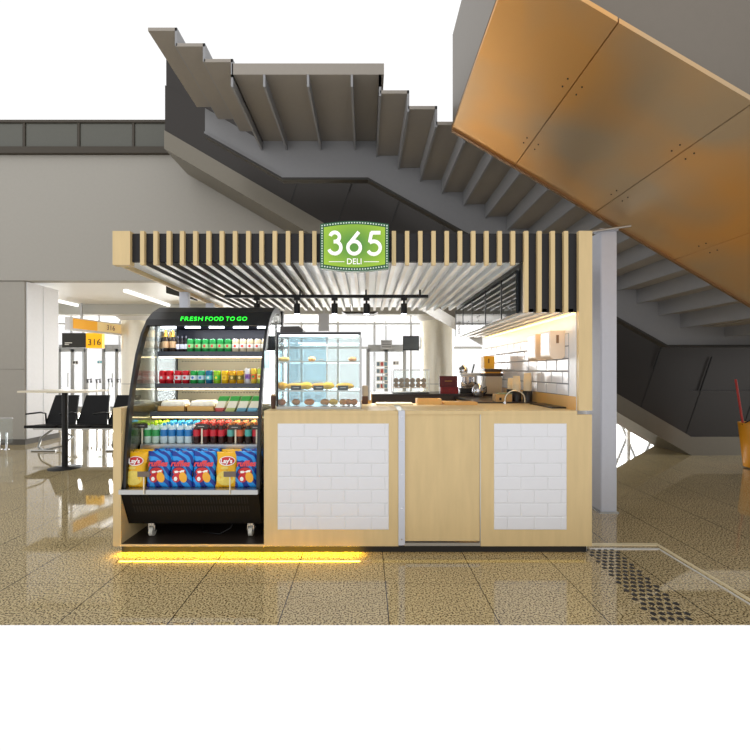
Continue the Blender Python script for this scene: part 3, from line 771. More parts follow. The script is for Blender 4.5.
row(bottle('beer', (30, 22, 18), (225, 225, 235), (60, 60, 70), .14, .017, .4), (178, 182.3, 186.3), 3.69, z, 'small dark bottle with white label on the top shelf, %s', 'small dark bottles on the top shelf')
row(can('greenbeer', (40, 150, 70), (150, 205, 140), spot=(210, 50, 50)), [190.7+7.5*i for i in range(6)], 3.69, z, 'green can with red mark on the top shelf, %s', 'green cans on the top shelf')
row(can('goldwhite', (222, 206, 170), (246, 240, 232), (205, 170, 80), spot=(220, 60, 40)), [235.8+7.3*i for i in range(5)], 3.69, z, 'white gold can with red mark, top shelf, %s', 'white gold cans on the top shelf')
z = 1.26
row(can('red', (205, 20, 36), (226, 60, 70), spot=(245, 235, 235)), (163, 170), 3.66, z, 'bright red cola can on the middle shelf, %s of its kind', 'bright red cans')
row(can('redlight', (196, 24, 40), (232, 226, 230), spot=(200, 30, 40)), (178.2, 186), 3.66, z, 'red can with silver white band on the middle shelf, %s of its kind', 'red and silver cans')
singles = [('greenwhite', (40, 160, 70), (225, 235, 235), (60, 110, 190), 194, 'green and white can right of the red cans on the middle shelf'),
           ('teal', (60, 170, 110), (200, 220, 235), (70, 130, 190), 201.5, 'pale teal and silver can on the middle shelf, right of green one'),
           ('blueteal', (30, 110, 150), (90, 190, 190), (230, 240, 240), 209.3, 'blue and teal can in the middle of the middle shelf'),
           ('lime', (150, 200, 40), (60, 180, 60), (250, 230, 60), 217.3, 'lime green and yellow can on the middle shelf'),
           ('yellow', (240, 190, 30), (248, 206, 40), (200, 150, 20), 225.3, 'plain bright yellow can on the middle shelf')]
for k, c1, c2, sp2, px, lab in singles:
    o = can(k, c1, c2, spot=sp2); o.location = (X(px, 3.66), 3.66, z); o['label'] = lab
row(can('goldtea', (226, 170, 30), (120, 110, 40), spot=(240, 210, 120)), (232.8, 240.3), 3.66, z, 'gold can with dark band on the middle shelf, %s of its kind', 'gold cans')
o = can('purple', (232, 230, 235), (150, 110, 180), h=.135, r=.024, spot=(110, 60, 150)); o.location = (X(247.8, 3.66), 3.66, z); o['label'] = 'slim white can with purple print on the middle shelf'
o = can('fruit', (245, 205, 70), (230, 110, 50), h=.135, r=.024, spot=(60, 160, 70)); o.location = (X(254, 3.66), 3.66, z); o['label'] = 'slim yellow can with orange fruit print on the middle shelf'
o = can('pear', (190, 205, 90), (250, 240, 160), h=.135, r=.024, spot=(240, 150, 50)); o.location = (X(260, 3.66), 3.66, z); o['label'] = 'slim pale green can at the right end of the middle shelf'
# shelf 3: wrapped sandwiches on card trays
z = 1.028
for i, (a, c) in enumerate(((158.5, 186), (187.5, 215))):
    x0_, x1_ = X(a, 3.55), X(c, 3.55)
    t = empty('sandwich_tray', ((x0_+x1_)/2, 3.6, z), 'wrapped long sandwiches in a brown card tray, '+['left one on the third shelf', 'right one beside the green packs'][i], 'sandwich tray', 'card trays of sandwiches')
    MB().box(x0_, x1_, 3.53, 3.72, z, z+.006).box(x0_, x1_, 3.53, 3.536, z, z+.045).box(x0_, x1_, 3.714, 3.72, z, z+.045).box(x0_, x0_+.006, 3.53, 3.72, z, z+.045).box(x1_-.006, x1_, 3.53, 3.72, z, z+.045).build('card_tray', mat('card_tan', (212, 168, 96), .7), t)
    for k in range(2):
        yy = 3.58+k*.085; zz_ = z+.048
        MB().tube([(x0_+.012, yy, zz_), (x0_+.03, yy, zz_+.004), (x1_-.03, yy, zz_+.006), (x1_-.012, yy, zz_)], [.012, .038, .038, .012], 12).build('wrapped_sandwich', mat('wrapped_white', (244, 232, 214), .35, noise=.25, nscale=30), t)
for i, px in enumerate((221, 232.5, 243.5, 254.5)):
    x = X(px, 3.55); bc = [(210, 90, 80), (190, 200, 120), (110, 170, 190), (120, 190, 220)][i]
    t = empty('sandwich_pack', (x, 3.56, z), 'green topped sandwich pack leaning right on the third shelf, with '+['red', 'yellow green', 'grey blue', 'light blue'][i]+' base', 'snack pack', 'green topped packs')
    w2 = .037; sh = .05; H = .128
    def par(z0_, z1_, nm, m, off=0):
        MB().prism([(x-w2+sh*(z0_/H-.5), z+z0_), (x+w2+sh*(z0_/H-.5), z+z0_), (x+w2+sh*(z1_/H-.5), z+z1_), (x-w2+sh*(z1_/H-.5), z+z1_)], 3.55-off, 3.61).build(nm, m, t)
    par(0, .03, 'pack_base', mat('pack_base_%d' % i, bc, .4)); par(.03, .088, 'pack_window', mat('pack_cream', (244, 238, 214), .4)); par(.088, H, 'pack_top', mat('pack_green', (50, 165, 60), .4))
# lower deck: bottles in four rows
z = .786
def deck(kind, glassc, lab, cap, pxs, group, h=.16, r=.029, word='', rows=4):
    proto = bottle(kind, glassc, lab, cap, h, r, .3, labz=(.35, .68))
    first_ = True
    for rr in range(rows):
        yd = 3.42+rr*.068
        for i, px in enumerate(pxs):
            x = X(px, 3.42)
            l = '%s, %s from left, %s row, lower deck' % (word, ORD[i], ['the front', 'the second', 'the third', 'the back'][rr])
            if len(pxs) == 1: l = '%s, in %s row of the lower deck' % (word, ['the front', 'the second', 'the third', 'the back'][rr])
            if first_: used(proto, (x, yd, z), l, group); first_ = False
            else: copy_tree(proto, (x, yd, z), l, group)
deck('lime', (205, 228, 214), (60, 165, 90), (170, 215, 20), (148, 156), 'lime capped water bottles', word='clear bottle with lime cap')
deck('water', (205, 226, 232), (40, 125, 190), (40, 160, 215), (164.2, 172.2, 180.4, 188.4), 'blue capped water bottles', word='clear bottle with blue cap and label')
deck('cola', (58, 26, 22), (200, 30, 48), (215, 60, 50), (197, 205.3, 213.6, 221.5), 'dark cola bottles', word='dark bottle with red label')
deck('tea', (56, 32, 22), (90, 170, 160), (230, 130, 60), (231,), 'teal labelled bottles', word='dark bottle with teal label')
deck('orange', (60, 34, 24), (230, 110, 70), (235, 110, 50), (240,), 'orange labelled bottles', word='dark bottle with orange label')
deck('tealb', (50, 40, 34), (80, 180, 170), (235, 160, 80), (248.5,), 'teal labelled right bottles', word='dark bottle with pale teal label')
deck('redb', (70, 24, 30), (200, 30, 50), (220, 120, 60), (256,), 'red labelled end bottles', word='dark bottle with red label, right end')
# price tags
for px, py, lab in ((143, 425.5, 'by the lime capped bottles'), (202.5, 426, 'in front of the cola bottles'), (236, 427, 'in front of the dark labelled bottles'), (257, 427, 'at the right end of the lower deck')):
    x, zc2 = X(px, 3.385), Z(py, 3.385)
    t = empty('price_tag', (x, 3.375, .786), 'small dark price tag on a clear clip '+lab, 'price tag', 'price tags on the lower deck')
    MB().box(x-.045, x+.045, 3.368, 3.371, zc2-.018, zc2+.018).build('card', mat('tag_dark', (60, 54, 50), .5), t)
    MB().box(x-.03, x+.02, 3.366, 3.368, zc2-.003, zc2+.002).build('tag_print', mat('tag_print', (190, 185, 180), .5), t)
    MB().box(x-.006, x+.006, 3.371, 3.376, .786, zc2).build('clip', mat('clip_cream', (225, 215, 190), .3), t)
for px, lab in ((144, 'left'), (230, 'right')):
    x = X(px, 3.1)
    t = empty('price_tag', (x, 3.1, .49), 'brown price tag on the snack tray lip, %s one' % lab, 'price tag', 'price tags on the tray lip')
    zc2 = Z(474 if lab == 'left' else 474, 3.1)
    MB().box(x-.045, x+.045, 3.092, 3.095, zc2-.02, zc2+.02).build('card', mat('tag_brown', (110, 96, 84), .4), t)
    MB().box(x-.004, x+.004, 3.095, 3.1, .46, zc2).build('clip', mat('clip_cream', (225, 215, 190), .3), t)

# ------------------------------------------------------------------ crisp bags
def wavy_blue():
    m = bpy.data.materials.new('blue_striped_foil'); m.use_nodes = True; nt = m.node_tree; b = nt.nodes['Principled BSDF']
    tc = nt.nodes.new('ShaderNodeTexCoord'); wv = nt.nodes.new('ShaderNodeTexWave'); wv.inputs['Scale'].default_value = 7; wv.inputs['Distortion'].default_value = 5; wv.inputs['Detail'].default_value = 1; wv.bands_direction = 'DIAGONAL'
    rp = nt.nodes.new('ShaderNodeValToRGB'); rp.color_ramp.elements[0].position = .4; rp.color_ramp.elements[0].color = (*lin((14, 50, 146)), 1)
    rp.color_ramp.elements[1].position = .55; rp.color_ramp.elements[1].color = (*lin((30, 150, 232)), 1)
    nt.links.new(tc.outputs['Object'], wv.inputs['Vector']); nt.links.new(wv.outputs['Fac'], rp.inputs[0]); nt.links.new(rp.outputs[0], b.inputs['Base Color'])
    b.inputs['Roughness'].default_value = .28; return m
BLUE = wavy_blue(); YBAG = mat('yellow_foil', (250, 184, 14), .28, noise=.15, nscale=18)
CRISP = mat('crisp_print', (238, 208, 96), .5, noise=.25, nscale=60)
REDP = mat('red_print', (205, 36, 40), .4); WP = mat('white_print', (250, 248, 244), .4); PINKP = mat('red_script', (232, 70, 78), .4); ORP = mat('tongue_yellow', (246, 178, 44), .4); DKP = mat('deep_blue_print', (22, 34, 100), .4)
def ell(cx, cz, rx, rz, y, n=20, rot=0):
    return [(cx+rx*math.cos(a)*math.cos(rot)-rz*math.sin(a)*math.sin(rot), y, cz+rx*math.cos(a)*math.sin(rot)+rz*math.sin(a)*math.cos(rot)) for a in [2*PI*i/n for i in range(n)]]
def bag(kind, w_=.178, h=.27):
    o = empty('crisp_bag', (0, 0, 0), 'x', 'crisp bag')
    nu, nv = 14, 18; vs = []; fs = []
    def depth(u, v):
        return .03*(max(0, 1-abs(2*u-1)**2.6))**.6*(max(0, 1-abs(2*v-1)**3.5))**.7+.0015
    for side in (-1, 1):
        for j in range(nv+1):
            for i in range(nu+1):
                u, v = i/nu, j/nv
                wv = w_*(1-.09*math.sin(PI*v)+.02*v); wr = .0035*math.sin(u*23+v*9)*math.sin(PI*v)
                zz_ = h*v+(.004*math.sin(u*40) if j in (0, nv) else 0)
                vs.append(((u-.5)*wv+.004*math.sin(v*9+kind.count('b')*2), side*(depth(u, v)+wr*.9), zz_))
    N = (nu+1)*(nv+1)
    for s_ in (0, 1):
        for j in range(nv):
            for i in range(nu):
                a = s_*N+j*(nu+1)+i; q = (a, a+1, a+nu+2, a+nu+1); fs.append(q if s_ == 0 else q[::-1])
    for j in range(nv):
        for i in (0, nu):
            a = j*(nu+1)+i; fs.append((a, a+nu+1, N+a+nu+1, N+a))
    for i in range(nu):
        for j in (0, nv):
            a = j*(nu+1)+i; fs.append((a, a+1, N+a+1, N+a))
    MB().add(vs, fs, True).build('foil_bag', BLUE if kind == 'blue' else YBAG, o)
    Yf = -.036
    def decal(mb, m, pts, lift=0):
        mb.use(m)
        P = []
        for x, y, z_ in pts:
            u = x/w_+.5; v = z_/h; P.append((x, -(depth(u, v)+.0042+lift), z_))
        c = (sum(p[0] for p in P)/len(P), min(p[1] for p in P), sum(p[2] for p in P)/len(P))
        n = len(P); mb.add(P+[c], [(i, (i+1) % n, n) for i in range(n)])
    mb = MB()
    if kind == 'blue':
        decal(mb, DKP, ell(-.012, .098, .062, .058, 0), 0)
        decal(mb, REDP, ell(-.008, .118, .05, .03, 0), .0012)
        decal(mb, REDP, ell(-.026, .07, .032, .032, 0), .0012)
        decal(mb, WP, [(-.044, 0, .122), (.034, 0, .13), (.03, 0, .112), (-.04, 0, .106)], .0024)
        decal(mb, ORP, ell(.026, .076, .028, .04, 0, rot=.3), .003)
        decal(mb, WP, ell(-.03, .064, .014, .016, 0), .0036)
        mb.build('printing', None, o)
        tx = text('lettering', 'ruffles', .058, (0, -.0415, .176), PINKP, o, off=.0022, ext=.001, shear=.2)
    else:
        decal(mb, WP, ell(.006, .196, .06, .036, 0), 0)
        decal(mb, REDP, ell(.006, .197, .055, .03, 0), .0012)
        decal(mb, CRISP, ell(0, .07, .07, .055, 0), .0)
        decal(mb, CRISP, ell(-.01, .145, .03, .012, 0), .001)
        mb.build('printing', None, o)
        text('lettering', "Lay's", .046, (.004, -.0415, .195), WP, o, off=.0016, ext=.001)
    return o
tilt = math.radians(-9)
def put(o, px, yd, rz, label, zz_=.488, g=None):
    o.location = (X(px, yd), yd, zz_); o.rotation_euler = (tilt, 0, rz); o['label'] = label
    if g: o['group'] = g
bb = bag('blue'); yb = bag('yellow', .165, .265)
fronts = [('b', 158.5, .02, 'leftmost of the four front ones'), ('b', 181, -.03, 'second of the four front ones from left'), ('b', 204, .03, 'third of the four in front'), ('b', 246.5, .06, 'rightmost in front, beside the fridge side')]
for i, (k, px, rz, lab) in enumerate(fronts):
    o = bb if i == 0 else copy_tree(bb, (0, 0, 0), 'x')
    put(o, px, 3.19, rz, 'blue crisp bag with red mouth print, '+lab, g='blue crisp bags')
o = yb; put(o, 134.5, 3.19, -.05, 'yellow crisp bag standing in front at the left end of the tray', g='yellow crisp bags')
o = copy_tree(yb, (0, 0, 0), 'x'); put(o, 226.3, 3.19, .05, 'yellow crisp bag in front between two blue bags', g='yellow crisp bags')
backs = [('y', 142, -.04, 'yellow crisp bag behind the left yellow bag'), ('b', 166, .04, 'blue crisp bag in the rear row behind the first blue bag'), ('b', 188, 0, 'blue crisp bag in the rear row behind the second blue bag'), ('b', 209, .02, 'blue crisp bag in the rear row behind the third blue bag'), ('y', 232, .02, 'yellow crisp bag behind the right yellow bag'), ('b', 252, -.02, 'blue crisp bag in the rear row at the right end')]
for k, px, rz, lab in backs:
    o = copy_tree(bb if k == 'b' else yb, (0, 0, 0), 'x'); put(o, px, 3.295, rz, lab, .489, 'blue crisp bags' if k == 'b' else 'yellow crisp bags')
    o.rotation_euler = (math.radians(-3), 0, rz)

# ------------------------------------------------------------------ pastry case
d = 3.24; D_ = .48
x0_, x1_ = X(276.5, d), X(361, d); zb_, zt_ = ZC, Z(332, d)
t = empty('pastry_display_case', ((x0_+x1_)/2, d+.24, zb_), 'glass pastry display case on the counter beside the fridge', 'display case')
e = .012
for x in (x0_, x1_-e):
    for y in (d, d+D_-e): MB().box(x, x+e, y, y+e, zb_+.02, zt_-.02).build('corner_post', MBLACK if y == d and x == x0_ else STEEL, t)
MB().box(x0_, x1_, d, d+D_, zt_-.02, zt_).build('top_frame', mat('case_top_dark', (70, 70, 72), .3, .5), t)
MB().box(x0_, x1_, d, d+D_, zb_, zb_+.02).build('base_frame', STEEL, t)
MB().box(x0_+e, x1_-e, d+.003, d+.007, zb_+.02, zt_-.02).build('front_glass', GLASS, t)
for x in (x0_+.003, x1_-.007): MB().box(x, x+.004, d+e, d+D_-e, zb_+.02, zt_-.02).build('side_glass', GLASS, t)
BG = glass('blue_tinted_glass', (206, 229, 238), .35)
xm = (x0_+x1_)/2+.02
MB().box(x0_+e, xm, d+D_-.012, d+D_-.008, zb_+.02, zt_-.02).build('rear_sliding_glass', BG, t)
MB().box(xm, x1_-e, d+D_-.006, d+D_-.003, zb_+.02, zt_-.02).build('rear_sliding_glass', GLASSB, t)
MB().box(xm-.006, xm+.006, d+D_-.02, d+D_-.001, zb_+.02, zt_-.02).build('door_stile', WHITEP, t)
zs = [Z(390.5, d), Z(361.5, d)]
for z in zs:
    s_ = MB().box(x0_+e, x1_-e, d+.02, d+D_-.02, z-.006, z).build('glass_shelf', GLASSB, t)
    MB().box(x0_+e, x1_-e, d+.014, d+.022, z-.009, z+.002).build('shelf_edge', STEEL, s_)
MB().box(x0_+.02, x1_-.02, d+.03, d+.045, zt_-.032, zt_-.021).build('lamp_tube', LEDW, t)
area('case_light', ((x0_+x1_)/2, d+.1, zt_-.05), (0, 0, 0), .55, .04, 5, (1, .97, .9))
def pastry(px, yd, z, w_, h_, col, lab, name='pastry', seam=True):
    x = X(px, yd); n = 12
    path = []; rs = []
    for i in range(n+1):
        u = i/n*2-1; path.append((x+u*w_/2, yd-.02*u*u, z+h_*.5)); rs.append(max(.004, h_*.5*(1-abs(u)**2.4)**.5)*(1+.09*math.cos(i*PI)))
    o = MB().tube(path, rs, 10).build(name, mat('pastry_%d%d%d' % col, col, .4, noise=.25, nscale=30), loc=(x, yd, z))
    tag(o, lab, 'pastry'); return o
s1 = zs[0]+.001
items = [(282.5, .06, (255, 178, 30), 'round yellow bun at the left end of the middle pastry shelf'), (295.5, .12, (240, 176, 60), 'flat golden pastry behind the leftmost black tag'),
         (306, .085, (255, 186, 24), 'bright yellow pastry between the two left tags'), (319, .1, (240, 160, 40), 'brown edged pastry behind the middle black tag'),
         (328, .085, (255, 190, 30), 'yellow pastry right of the middle black tag'), (345, .12, (248, 180, 50), 'long golden pastry behind the rightmost black tag')]
for px, w_, col, lab in items: pastry(px, d+.12, s1, w_*1.2, .06 if w_ < .1 else .055, col, lab)
for px, lab in ((296, 'left'), (318.5, 'middle'), (343, 'right')):
    x = X(px, d+.045); tt = empty('price_tag', (x, d+.045, s1), 'black price tag on the middle pastry shelf, %s one' % lab, 'price tag', 'black tags in the pastry case')
    MB().box(x-.04, x+.04, d+.04, d+.045, s1, s1+.036).build('card', mat('tag_black', (34, 38, 40), .4), tt)
    MB().box(x-.02, x+.024, d+.038, d+.04, s1+.018, s1+.021).build('tag_print', PAPER, tt)
for px, w_, col, lab in ((281.5, .06, (226, 130, 60), 'orange bun at the left end of the case floor'), (296, .05, (214, 150, 90), 'small brown roll on the case floor, left'), (309.5, .07, (236, 140, 60), 'orange roll on the case floor left of the divider'),
                         (325, .06, (220, 150, 80), 'brown roll on the case floor right of the divider'), (333.5, .06, (250, 186, 60), 'yellow roll on the case floor near the middle'), (343, .04, (230, 150, 60), 'small orange roll on the case floor, third from right'), (348.5, .04, (214, 130, 50), 'small orange roll on the case floor, second from right'), (354, .035, (226, 140, 60), 'small orange roll at the right end of the case floor')):
    pastry(px, d+.14, zb_+.021, w_*1.1, .05, col, lab)
for px, w_, col, lab in ((284.5, .08, (190, 160, 90), 'olive brown loaf on the upper pastry shelf, left end'), (352.5, .06, (180, 130, 80), 'brown loaf on the upper pastry shelf, right end'), (312, .05, (210, 150, 80), 'small bread roll in the middle of the upper pastry shelf')):
    pastry(px, d+.13, zs[1]+.001, w_, .04, col, lab)
t = empty('wine_bottle', (X(282, 3.4), 3.4, s1), 'small amber bottle standing on the middle pastry shelf', 'bottle')
t.location = (X(281.5, d+.3), d+.3, s1); xx, yy = X(281.5, d+.3), d+.3
MB().lathe([(.022, 0), (.022, .07), (.009, .1), (.009, .13)], (xx, yy, s1), 12).build('bottle_body', mat('amber_glass', (150, 110, 60), .2), t)
MB().lathe([(.01, .13), (.01, .14)], (xx, yy, s1), 12).build('bottle_cap', BLACK, t)
# roll top bread bin on top of the case
x0b, x1b = X(281, 3.4), X(301, 3.4); z = zt_
tag(MB().prism([(x0b, z), (x1b+.02, z), (x1b+.02, z+.03), (x1b-.01, z+.058), (x0b, z+.055)], 3.36, 3.5).build('storage_box', mat('dark_box', (66, 62, 60), .4)), 'low dark box lying on top of the pastry case', 'box')
# wooden cup left of case
x = X(272.5, 3.27)
t = empty('wooden_cup', (x, 3.3, ZC), 'dark brown tapered cup between fridge and pastry case', 'cup')
MB().lathe([(.016, .0), (.024, .1), (.021, .1), (.014, .01)], (x, 3.3, ZC), 14).build('cup_body', mat('dark_walnut', (84, 52, 34), .5), t)
MB().lathe([(.019, .09), (.019, .112)], (x, 3.3, ZC), 10).build('contents', mat('straw_tan', (200, 170, 120), .7), t)
# light blue notice standing by the case
x = X(270.5, 3.6)
t = empty('notice_card', (x, 3.64, 1.3), 'pale blue notice card fixed on the right glass side of the fridge', 'notice')
MB().box(xr+.001, xr+.004, 3.3, 3.47, 1.39, 1.53).build('card', mat('notice_blue', (196, 226, 236), .5), t)

# ------------------------------------------------------------------ counter-top goods and back counter
d = 4.75; BX0 = X(372, d)
BZ = Z(394, d)
t = empty('back_counter', (.8, d+.3, 0), 'dark fronted back counter inside the kiosk', 'counter')
MB().box(BX0, 1.56, d, d+.02, 0, BZ-.02).build('front_panel', mat('dark_brown_front', (58, 48, 44), .4), t)
MB().box(BX0, 1.56, d-.005, d+.6, BZ-.02, BZ).build('worktop', mat('dark_worktop', (50, 42, 40), .3), t)
MB().box(BX0, BX0+.02, d+.02, d+.6, 0, BZ-.02).build('end_panel', WOOD2, t)
MB().box(BX0-.012, BX0, d, d+.6, 0, BZ).build('end_edge', WOOD2, t)
# side counter along the tiled wall (honey wood)
t = empty('side_counter', (1.3, 4.2, 0), 'honey wood side counter along the tiled kiosk wall', 'counter')
MB().box(1.02, 1.56, Y0+.71, d-.012, 0, 1.06).build('body', WOOD2, t)
MB().box(1.0, 1.56, Y0+.71, d-.012, 1.06, 1.085).build('worktop', mat('dark_worktop', (50, 42, 40), .3), t)
# open wooden box on the front counter
x0_, x1_ = X(416, 3.76), X(440, 3.76)
t = empty('wooden_box', ((x0_+x1_)/2, 3.72, ZC), 'low honey wood box standing at the back edge of the counter', 'box')
for a, c, e_, f_ in ((x0_, x1_, 3.68, 3.69), (x0_, x1_, 3.79, 3.8), (x0_, x0_+.01, 3.69, 3.79), (x1_-.01, x1_, 3.69, 3.79)):
    MB().box(a, c, e_, f_, ZC, ZC+.05).build('side', WOOD2, t)
MB().box(x0_+.01, x1_-.01, 3.69, 3.79, ZC, ZC+.008).build('bottom', WOOD2, t)
MB().prism([(X(441, 3.7), ZC), (X(474, 3.7), ZC), (X(474, 3.7), ZC+.022), (X(441, 3.7), ZC+.022)], 3.62, 3.8)
tag(MB().box(X(443, 3.7), X(476, 3.7), 3.64, 3.8, ZC, ZC+.025, .004).build('cutting_board', WOOD2), 'thick honey wood board lying on the counter right of the box', 'board')
tag(MB().box(X(376, 3.75), X(412, 3.75), 3.62, 3.8, ZC, ZC+.014, .003).build('serving_board', CREAM), 'thin pale board lying on the counter in front of the dark counter', 'board')
# canister right of pastry case
x = X(365, 3.76)
t = empty('paper_bag', (x, 3.76, ZC), 'beige and brown coffee bag right of the pastry case', 'bag')
MB().box(x-.026, x+.026, 3.73, 3.79, ZC+.07, ZC+.165, .006).build('bag_top', mat('bag_beige', (196, 180, 160), .6), t)
MB().box(x-.027, x+.027, 3.729, 3.791, ZC, ZC+.071, .004).build('bag_base', mat('bag_brown', (96, 62, 44), .5), t)
tag(MB().box(X(360, 3.8)-.0, X(371, 3.8), 3.81, 3.83, ZC, ZC+.03).build('wooden_riser', WOOD2), 'small wooden strip standing behind the coffee bag', 'block')
# glass warmer with hanging goods
d = 4.85
x0_, x1_ = X(393, d), X(429.5, d); z0_ = BZ; z1_ = Z(369.5, d)
t = empty('glass_warmer', ((x0_+x1_)/2, d+.15, z0_), 'small glass cabinet full of brown rolls on the back counter', 'display case')
for x in (x0_, x1_-.008):
    for y in (d, d+.292): MB().box(x, x+.008, y, y+.008, z0_+.012, z1_-.012).build('corner_post', STEEL, t)
MB().box(x0_, x1_, d, d+.3, z1_-.012, z1_).build('top_frame', STEEL, t); MB().box(x0_, x1_, d, d+.3, z0_, z0_+.012).build('base_frame', BLACK, t)
MB().box(x0_+.008, x1_-.008, d+.002, d+.005, z0_+.012, z1_-.012).build('front_glass', GLASS, t)
MB().box(x0_+.008, x1_-.008, d+.05, d+.26, z0_+.06, z0_+.064).build('glass_shelf', WOOD2, t)
for r in range(2):
    for k in range(6):
        x = x0_+.045+k*.066; zz_ = z0_+.065+r*.055
        o = MB().lathe([(.012, 0), (.03, .012), (.032, .034), (.02, .052), (.004, .058)], (x, d+.13+.03*(k % 2), zz_), 12).build('bread_roll', mat('roll_brown', (176, 146, 104), .6, noise=.3, nscale=25), loc=(x, d+.13+.03*(k % 2), zz_))
        tag(o, 'brown bread roll in the glass cabinet, %s row, %s from left' % (['lower', 'upper'][r], ORD[k]), 'bread roll', 'rolls in the glass cabinet')
# dark red box
d = 4.8
x0_, x1_ = X(440.5, d), X(458.5, d)
t = empty('display_box', ((x0_+x1_)/2, d+.08, BZ), 'dark red open box with gold print on the back counter', 'box')
RD = mat('maroon_card', (92, 20, 28), .5); RD2 = mat('red_card', (130, 24, 30), .5)
MB().box(x0_, x1_, d+.06, d+.075, BZ, Z(376, d)).build('lid_panel', RD, t)
MB().box(x0_, x1_, d, d+.06, BZ, BZ+.075).build('box_body', RD2, t)
MB().box(x0_+.06, x1_-.06, d+.057, d+.06, Z(381.5, d), Z(380.8, d)).build('gold_print', mat('gold_print', (190, 140, 60), .4), t)
# coffee machines
d = 4.85
def at(px, d_=4.85): return X(px, d_)
t = empty('espresso_machine', (at(470), d+.1, BZ), 'chrome lever espresso machine right of the dark red box', 'coffee machine')
x0_, x1_ = at(461), at(483)
MB().box(x0_, x1_, d+.05, d+.33, BZ, BZ+.06, .006).build('base', BLACK, t)
MB().box(x0_+.03, x1_-.02, d+.16, d+.33, BZ+.06, BZ+.21, .01).build('boiler_housing', CHROME, t)
MB().box(x0_, x1_, d+.06, d+.33, BZ+.205, BZ+.235, .006).build('cup_rail', STEEL, t)
for px in (466, 476):
    x = at(px)
    g_ = MB().tube([(x, d+.1, BZ+.19), (x, d+.1, BZ+.13)], .028, 14).build('group_head', CHROME, t)
    MB().tube([(x, d+.09, BZ+.13), (x, d+.0, BZ+.115)], .01, 8).build('portafilter_handle', BLACK, g_)
MB().tube([(x0_+.01, d+.1, BZ+.18), (x0_-.01, d+.06, BZ+.1), (x0_-.005, d+.05, BZ+.03)], .006, 8).build('steam_wand', CHROME, t)
MB().lathe([(.05, 0), (.058, .03), (.05, .06), (.02, .08), (.008, .095)], (at(467), d+.2, BZ+.236), 16).build('dome_lid', CHROME, t)
MB().tube([(at(474), d+.1, BZ+.23), (at(476), d+.08, BZ+.34)], .008, 8).build('lever', MBLACK, t)
t = empty('steel_kettle', (at(478.5, 4.7), 4.7, 1.085), 'shiny round kettle in front of the espresso machine', 'kettle')
t.location = (at(479, 4.6), 4.6, 1.085); xx, yy = at(478, 4.6), 4.6
MB().lathe([(.045, 0), (.06, .03), (.062, .08), (.045, .12), (.02, .14), (.008, .15)], (xx, yy, 1.086), 20).build('kettle_body', CHROME, t)
MB().tube([(xx+.055, yy, 1.17), (xx+.09, yy, 1.2), (xx+.09, yy, 1.14), (xx+.06, yy, 1.11)], .008, 8).build('handle', BLACK, t)
t = empty('coffee_grinder', (at(494), d, BZ), 'square beige coffee brewer with dark hopper, left of the cup stacks', 'coffee grinder')
x0_, x1_ = at(486, 4.75), at(503, 4.75); zz0 = BZ
MB().box(x0_, x1_, 4.77, 4.97, zz0, zz0+.2, .008).build('housing', mat('beige_steel', (200, 188, 168), .3, .3), t)
MB().box(x0_-.015, x1_+.005, 4.76, 4.98, zz0+.2, zz0+.235, .005).build('top_deck', mat('dark_hopper', (64, 50, 42), .4), t)
MB().box(x0_-.0, x1_-.01, 4.78, 4.95, zz0+.235, zz0+.25, .004).build('brass_band', mat('brass', (220, 160, 50), .3, .6), t)
MB().box(x0_-.01, x1_-.005, 4.77, 4.96, zz0+.25, zz0+.285, .005).build('hopper', mat('dark_hopper', (64, 50, 42), .4), t)
xk0, xk1 = at(479.5, 4.8), at(491.5, 4.8)
x0y = x0_-.01
t = empty('yellow_carton', (x0y+.05, 4.86, zz0+.285), 'yellow carton standing on the dark coffee hopper', 'carton')
MB().box(x0y, x0y+.12, 4.79, 4.92, zz0+.286, zz0+.43, .004).build('carton_body', mat('carton_yellow', (232, 178, 50), .5), t)
MB().box(x0y+.045, x0y+.06, 4.786, 4.79, zz0+.35, zz0+.4).build('printing', mat('carton_print', (120, 80, 30), .5), t)
# cup stacks
def cups(px, dd, z, n, label, base):
    x = X(px, dd); t = empty('paper_cup_stack', (x, dd, z), label, 'cup stack', 'paper cup stacks')
    mb = MB(); zz_ = z
    prof_ = []
    for k in range(n):
        prof_ += [(.033, k*.014), (.0385, k*.014+.012), (.036, k*.014+.0125)]
    prof_ += [(.03, n*.014+.07), (.028, n*.014+.07)]
    MB().lathe(prof_, (x, dd, z+.085), 18).build('cups', mat('paper_cup_cream', (240, 218, 180), .5), t)
    MB().lathe([(.042, 0), (.044, .1), (.041, .1), (.038, .01)], (x, dd, z), 18).build('holder', mat('holder_black', (38, 34, 34), .4), t)
cups(516.5, 3.95, 1.085, 6, 'shorter cream cup stack in a black holder, left of the taller one', 1)
cups(527.5, 3.93, 1.085, 8, 'taller cream cup stack in a black holder before the tiled wall', 1)
cups(511, 4.3, 1.085, 4, 'low cup stack behind the two cream cup stacks', 1)
# brown carton
x0_, x1_ = X(495, 3.9), X(511, 3.9)
t = empty('brown_carton', ((x0_+x1_)/2, 3.93, 1.085), 'small brown carton with green lid by the tap', 'carton')
MB().box(x0_, x1_, 3.87, 3.98, 1.0855, 1.155, .003).build('carton_body', mat('carton_brown', (204, 160, 100), .6), t)
MB().box(x0_+.03, x1_, 3.87, 3.98, 1.1555, 1.164).build('lid', mat('lid_green', (120, 140, 100), .5), t)
MB().box(x0_+.03, x0_+.05, 3.866, 3.87, 1.1, 1.125).build('printing', BLACK, t)
